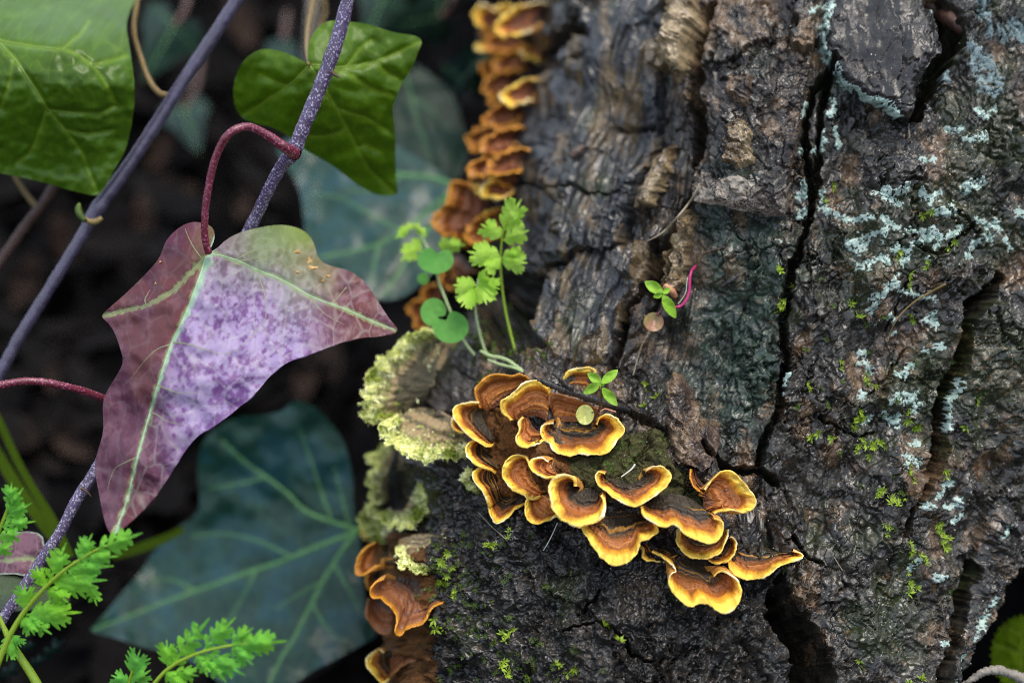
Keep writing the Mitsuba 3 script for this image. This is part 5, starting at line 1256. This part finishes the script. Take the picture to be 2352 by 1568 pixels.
v, f = qtube([(1090, 815), (1075, 798), (1055, 765), (1038, 725), (1020, 680), (1010, 655), (1003, 630), (1003, 590)], [.314, .314, .314, .315, .316, .317, .317, .317], [3.5, 3.5, 3.2, 3.4, 3.2, 3, 2.6, 2], 8, 5)
put('stem', v, f, 'stem_pale', g3)
disc(g3, 'seed_leaf', (1000, 597), 42, 32, 314, 'leaf_cotyledon', -80, .5, 1)
disc(g3, 'seed_leaf', (995, 717), 30, 33, 311, 'leaf_cotyledon', 40, .3, 2)
disc(g3, 'seed_leaf', (1035, 751), 41, 37, 310, 'leaf_cotyledon', -120, .4, 3)
disc(g3, 'seed_leaf', (972, 640), 14, 14, 318, 'leaf_cotyledon', None, 0, 4)
g4 = thing('lacy_seedling', 'blurred lacy seedling behind the round seed leaves', 'seedling')
v, f = qtube([(1010, 660), (1000, 610), (978, 562), (960, 530), (945, 514)], [.320, .322, .324, .326, .327], [2.5, 2.5, 2.5, 2.4, 2], 8, 5)
put('stem', v, f, 'stem_pale', g4)
for i, (a, b, w, n) in enumerate([((968, 552), (919, 600), 18, 3), ((945, 514), (908, 548), 9, 3), ((950, 514), (980, 545), 9, 2), ((1010, 565), (1070, 562), 14, 3), ((1008, 568), (1030, 545), 9, 2)]):
    leaflet(g4, 'leaflet', a, b, w, 325, 322, 'leaf_seedling', n, 90 + i, 4, .8)
k = thing('runner_stalk', 'pale green forked stalk lying over the mossy ledge', 'seedling')
v, f = qtube([(1103, 806), (1125, 818), (1160, 822), (1195, 848), (1215, 862), (1250, 862)], [.311, .310, .309, .307, .306, .305], [3.5, 4, 4, 4, 4, 2.5], 8, 5)
put('stem', v, f, 'stem_pale', k)
v, f = qtube([(1120, 826), (1150, 838), (1185, 845), (1210, 860)], [.310, .309, .307, .306], [3, 3.5, 3.5, 3], 8, 5)
put('stem', v, f, 'stem_pale', k)

s1 = thing('four_leaf_seedling', 'glossy green four leaved seedling growing over the black stick', 'seedling')
zq = lambda x, y: Z('22', [(x, y)])[0]
d0 = float(bark([zq(780, 640)])[2][0]) * 1000 - 4
v, f = qtube([zq(745, 800), zq(760, 700), zq(795, 650), zq(818, 560), zq(822, 470), zq(818, 390)], np.array([d0 + 1, d0 - 3, d0 - 4, d0 - 6, d0 - 8, d0 - 9]) / 1000, [2, 2.2, 3, 2.8, 2.6, 2], 8, 3)
put('stem', v, f, 'stem_brown', s1)
for a, b, w in (((820, 385), (972, 258), 10), ((815, 375), (690, 292), 10), ((805, 385), (655, 480), 10), ((828, 425), (965, 592), 11), ((815, 380), (842, 412), 5)):
    oval(s1, 'leaf', zq(*a), zq(*b), w, d0 - 10, d0 - 9, 'leaf_seedling')
labels[disc(s1, 'seed_leaf', zq(670, 672), 20, 23, d0 - 6, 'cotyledon_old', None, .3, 5, .0002)] = {'label': 'round yellowish seed leaf'}
v, f = qtube([zq(730, 650), zq(765, 650), zq(795, 655)], np.array([d0 - 6, d0 - 5.5, d0 - 4.5]) / 1000, 1.6, 6, 3)
put('petiole', v, f, 'stem_brown', s1)
v, f = qtube([zq(800, 650), zq(850, 612), zq(900, 630), zq(950, 645)], np.array([d0 - 4, d0 - 4, d0 - 3.5, d0 - 3]) / 1000, 1.5, 6, 3)
put('petiole', v, f, 'peach', s1)
s2 = thing('pink_stem_seedling', 'small seedling with magenta stem lying against the bare bark', 'seedling')
zp = lambda x, y: Z('21', [(x, y)])[0]
d1 = float(np.median(bark([zp(1385, 1135), zp(1500, 1350), zp(1630, 1000)])[2])) * 1000 - 3
v, f = qtube([zp(1385, 1140), zp(1420, 1230), zp(1525, 1262), zp(1590, 1210), zp(1630, 1110), zp(1628, 1000), zp(1642, 925), zp(1685, 875)], np.array([d1 - 5, d1 - 4, d1 - 2.5, d1 - 2.5, d1 - 2, d1 - 2, d1 - 1.5, d1 + .5]) / 1000, [2.2, 2.5, 3.2, 3.4, 3.4, 3.2, 3, 2.6], 10, 3)
put('stem', v, f, 'stem_magenta', s2)
v, f = qtube([zp(1522, 1225), zp(1560, 1180), zp(1600, 1110), zp(1600, 1040), zp(1612, 980)], (d1 - 2) / 1000, .9, 6, 3)
put('root_hair', v, f, 'fibre_white', s2)
for a, b, w in (((1385, 1120), (1215, 1018), 12.5), ((1385, 1140), (1502, 1355), 12.5), ((1380, 1135), (1292, 1160), 5.5), ((1385, 1130), (1450, 1075), 5.5)):
    oval(s2, 'leaf', zp(*a), zp(*b), w, d1 - 5.5, d1 - 5, 'leaf_seedling')
labels[disc(s2, 'seed_leaf', zp(1300, 1388), 22.5, 22, d1 - 4, 'cotyledon_red', None, .3, 6, .0002)] = {'label': 'round brownish red seed leaf'}
v, f = qtube([zp(1330, 1330), zp(1350, 1300), zp(1385, 1250)], (d1 - 4) / 1000, [4, 2.4, 1.6], 8, 3)
put('petiole', v, f, 'stem_red', s2)


# ------------------------------------------------------------------ sticks, chips, fibres on the bark
def on_bark(name, label, cat, pts, r, m, lift=1.0, sides=8, step=4, bump=0.0, group=None):
    q = resample(chaikin(pts, 2), step=step)
    d = bark(q)[2]
    d = ndimage.gaussian_filter1d(ndimage.minimum_filter1d(d, 5), 3, mode='nearest') - lift / 1000
    v, f = qtube(q, d, np.interp(np.linspace(0, 1, len(q)), np.linspace(0, 1, len(np.atleast_1d(r))), np.atleast_1d(r)), sides, step, bump, len(label))
    return tag(put(name, v, f, m), label, cat, group)


stk = thing('charred_stick', 'short black forked stick lying across the top of the bracket cluster', 'stick')
sd0 = float(np.median(bark(Z('22', [(450, 430), (850, 560)]))[2])) - .008
v, f = qtube(Z('22', [(215, 340), (300, 375), (450, 435), (650, 495), (850, 565), (1000, 610), (1110, 635)]), [sd0, sd0, sd0, sd0 + .001, sd0 + .003, sd0 + .006, sd0 + .008], [2, 7, 8.5, 8, 9.5, 9, 6], 9, 3, .00022, 9)
put('branch', v, f, 'char', stk)
v, f = qtube(Z('22', [(375, 290), (420, 330), (480, 390), (560, 440)]), [sd0 - .001, sd0 - .001, sd0 - .0005, sd0], [2, 4.5, 6, 7], 8, 3, .0002, 10)
put('branch', v, f, 'char', stk)
on_bark('dry_needle', 'brown curved dry needle on the lichen covered bark', 'needle', Z('31', [(1630, 1040), (1500, 1110), (1350, 1190), (1200, 1330), (1130, 1450), (1095, 1568)]), (3.0, 1.2), 'stem_tan', .8)
on_bark('root_fibre', 'thin dry root fibre slanting down the bark crack', 'root fibre', Z('21', [(1240, 645), (1300, 620), (1400, 560), (1560, 380), (1660, 250), (1720, 120)]), (1.2, 2.6, 2.2), 'fibre', 1.0)
on_bark('twig_bit', 'flat brown twig bit above the magenta stem', 'twig', Z('21', [(1730, 770), (1840, 735), (1950, 705)]), (2, 4.5, 3.5), 'bark_rust', .5, bump=.0001)
on_bark('bark_chip', 'dark slate bark chip on the green tinged bark', 'bark chip', Z('21', [(1920, 1065), (2000, 1010), (2090, 955)]), (3, 7, 4), 'char', .5, bump=.0002)
on_bark('bark_chip', 'oval brown bark chip stuck to the blurred grey sheet', 'bark chip', Z('20', [(530, 1440), (590, 1400), (665, 1340)]), (7, 13, 6), 'bark_rust', 1.0, bump=.0002)
on_bark('bark_chip', 'peach coloured flake beside the magenta stemmed seedling', 'bark chip', Z('21', [(1395, 1060), (1450, 1090), (1500, 1150)]), (6, 9, 6), 'peach', 1.0, bump=.0002)
on_bark('straw_bit', 'tiny white straw bit on the velvety crust', 'straw', Z('22', [(1000, 1242), (1060, 1200), (1105, 1165), (1128, 1125)]), (1.2, 1.8, 2.4), 'fibre_white', 1.0)
on_bark('hair_root', 'fine pale hair hanging below the C shaped bracket', 'root fibre', Z('23', [(285, 350), (330, 280), (380, 180), (415, 95)]), (.9, 1.3, 1.3), 'fibre_white', 1.0)
on_bark('hair_root', 'fine tan hair hanging down the bark under the round red seed leaf', 'root fibre', Z('21', [(1260, 1470), (1230, 1530)]) + Z('22', [(1200, 0), (1150, 160), (1110, 310)]), (1.0, 1.2), 'fibre', 1.0)
on_bark('hair_root', 'fine dark hair on the dark bulge, left', 'root fibre', Z('13', [(2040, 0), (2150, 120), (2300, 250)]), (.9, 1.0), 'fibre', .8)
on_bark('dead_twig', 'grey dead twig jammed in the top right crack', 'twig', Z('30', [(1440, 20), (1560, 110), (1700, 200), (1800, 280)]), (14, 17, 16), 'stem_brown', -2.0, 12, bump=.0002)
on_bark('straw_bit', 'short yellow straw on the lower right bark', 'straw', Z('33', [(600, 405), (640, 470), (680, 530)]), (.8, 1.2), 'fibre', .6)

# right bottom corner: serrated leaf and bleached twig in front of the dark hollow
sl = thing('serrated_leaf', 'dark green saw edged leaf in the bottom right corner', 'leaf')
cx0, cy0 = 2352, 1500
an = np.linspace(np.radians(80), np.radians(350), 150)
sr = 76 * (1 + .10 * (np.arange(150) % 6 == 0) + .04 * (np.arange(150) % 6 == 5))
so = np.stack([cx0 + sr * .98 * np.cos(an), cy0 + sr * 1.12 * np.sin(an)], -1)
sh = sheet(so, [(2352, 1500, 318), (2280, 1500, 322), (2352, 1420, 326), (2340, 1580, 314), (2420, 1460, 316)], 5, 0, .6, 30, 4, [[(2352, 1415), (2350, 1500), (2340, 1585)], [(2351, 1460), (2315, 1440), (2290, 1432)], [(2350, 1500), (2310, 1488), (2282, 1480)], [(2347, 1540), (2310, 1535), (2290, 1532)]], .5)
put('blade', sh['v'], sh['f'], 'leaf_serrated', sl, n=sh['n'], uv=sh['uv'])
v, f = qtube(Z('33', [(1700, 1640), (1830, 1560), (1950, 1470), (2080, 1440), (2200, 1470), (2352, 1530), (2500, 1580)]), .297, [4, 6, 9, 11, 11, 12, 12], 10, 4, .0002, 21)
tag(put('bleached_twig', v, f, 'bleached'), 'grey bleached bent twig in the bottom right corner', 'twig')

# ------------------------------------------------------------------ background stems and litter
def bg(name, label, cat, q, r, m, d=None, bump=.0002):
    ds = [ground_hit(p) - .01 for p in q] if d is None else d
    v, f = qtube(q, ds, r, 9, 8, bump, len(label))
    return tag(put(name, v, f, m), label, cat)


tw = thing('brown_vine', 'reddish brown forked vine stem at the left edge behind the green leaf', 'vine')
v, f = qtube([(130, 415), (120, 434), (100, 467), (62, 512), (25, 567), (0, 600), (-40, 660)], [.335, .335, .335, .335, .333, .332, .33], [9, 10, 11, 11, 11, 11, 11], 10, 6, .0001, 31)
put('stem', v, f, 'stem_brown', tw)
v, f = qtube([(30, 395), (37, 412), (62, 450), (86, 478)], .335, [5, 5, 6, 7], 8, 6)
put('stem', v, f, 'stem_tan', tw)
bg('dry_stalk', 'pale dry straw stalk standing at the top behind the green leaf', 'stalk', [(722, -60), (720, 0), (716, 60), (708, 150), (700, 220)], 15, 'straw', [.42, .42, .42, .425, .43])
bg('dry_tendril', 'thin orange brown tendril beside the straw stalk', 'tendril', [(738, -40), (742, 0), (750, 25), (742, 48), (735, 70)], 4, 'stem_tan', [.36, .36, .36, .36, .36])
bg('bent_petiole', 'dull green forked leaf stalk behind the ruffled brackets', 'leaf stalk', [(1130, 120), (1090, 160), (1050, 215), (1040, 240), (1000, 190), (950, 155)], 9, 'leaf_dark', [.39, .39, .395, .40, .40, .40])
for i, (lb, q, r) in enumerate([('blurred brown twig under the violet stem', [(280, 430), (360, 470), (440, 500)], 9), ('dark twig crossing behind the purple leaf', [(120, 620), (240, 600), (340, 610), (420, 560)], 10), ('brown dead stem at the left edge', [(-30, 770), (30, 752), (70, 748), (120, 770)], 9), ('dim straight twig behind the stems', [(500, 330), (560, 420), (600, 520)], 8), ('dim twig between mossy bracket and purple leaf', [(640, 880), (720, 830), (800, 850), (850, 800)], 9)]):
    bg('ground_twig', lb, 'twig', q, r, 'litter')
rd = np.random.default_rng(19)
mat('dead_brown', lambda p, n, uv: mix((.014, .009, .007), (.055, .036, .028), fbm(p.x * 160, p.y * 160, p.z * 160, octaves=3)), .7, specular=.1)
spots = {i: (x, y) for i, (x, y) in enumerate([(60, 640), (150, 560), (330, 500), (400, 430), (560, 470), (120, 860), (60, 1010), (700, 870), (760, 820), (560, 60), (470, 330), (160, 1020), (340, 360), (850, 140)])}
for i, lb in placed_labels('blurred dead brown leaf', spots, 'shaded ground'):
    x, y = spots[i]
    a = rd.uniform(0, 6.28); sz = rd.uniform(45, 85)
    o = np.array([(0, -.9), (.3, -.5), (.42, 0), (.3, .5), (0, 1), (-.28, .55), (-.4, .05), (-.3, -.45)]) * sz @ np.array([[math.cos(a), math.sin(a)], [-math.sin(a), math.cos(a)]]) + (x, y)
    dg = ground_hit((x, y)) * 1000 - 9
    sh = sheet(o, [(x, y, dg), (*o[0], dg + rd.uniform(-6, 5)), (*o[2], dg + rd.uniform(-7, 3)), (*o[4], dg + rd.uniform(-6, 5)), (*o[6], dg + rd.uniform(-7, 3))], 10, 1, 1.2, 30, 60 + i)
    tag(put('dead_leaf', sh['v'], sh['f'], 'dead_brown', n=sh['n'], uv=sh['uv']), lb, 'leaf', 'dead leaves on the shaded ground')
rl = np.random.default_rng(41)
ms = []
for i in range(420):
    q = (rl.uniform(-150, 1150), rl.uniform(-60, 1600))
    c = P([q], ground_hit(q) - .003)[0]
    ax = rl.normal(0, 1, 3); ax[2] *= .5; ax /= np.linalg.norm(ax)
    nr = np.array([rl.normal(0, .6), rl.normal(0, .6) - .5, 1.0]); nr -= ax * (nr @ ax); nr /= np.linalg.norm(nr)
    sd_ = np.cross(ax, nr)
    L, w = rl.uniform(.008, .024), rl.uniform(.002, .008)
    u = np.linspace(-1, 1, 7)
    wd = w * np.sqrt(np.clip(1 - u ** 2, .02, 1))
    cv = rl.uniform(-.3, .5)
    mid = c + ax * (u * L)[:, None] + nr * (cv * L * u ** 2)[:, None]
    v = np.stack([mid + sd_ * wd[:, None] + nr * (.3 * wd)[:, None], mid, mid - sd_ * wd[:, None] + nr * (.3 * wd)[:, None]], 1).reshape(-1, 3)
    qf = grid_faces(7, 3)
    ms.append((v, np.vstack([qf[:, [0, 1, 2]], qf[:, [0, 2, 3]]])))
v, f = join(ms)
tag(put('leaf_litter', v, f, 'litter'), 'dark rotting leaf litter covering the ground behind', 'leaf litter', None, 'stuff')
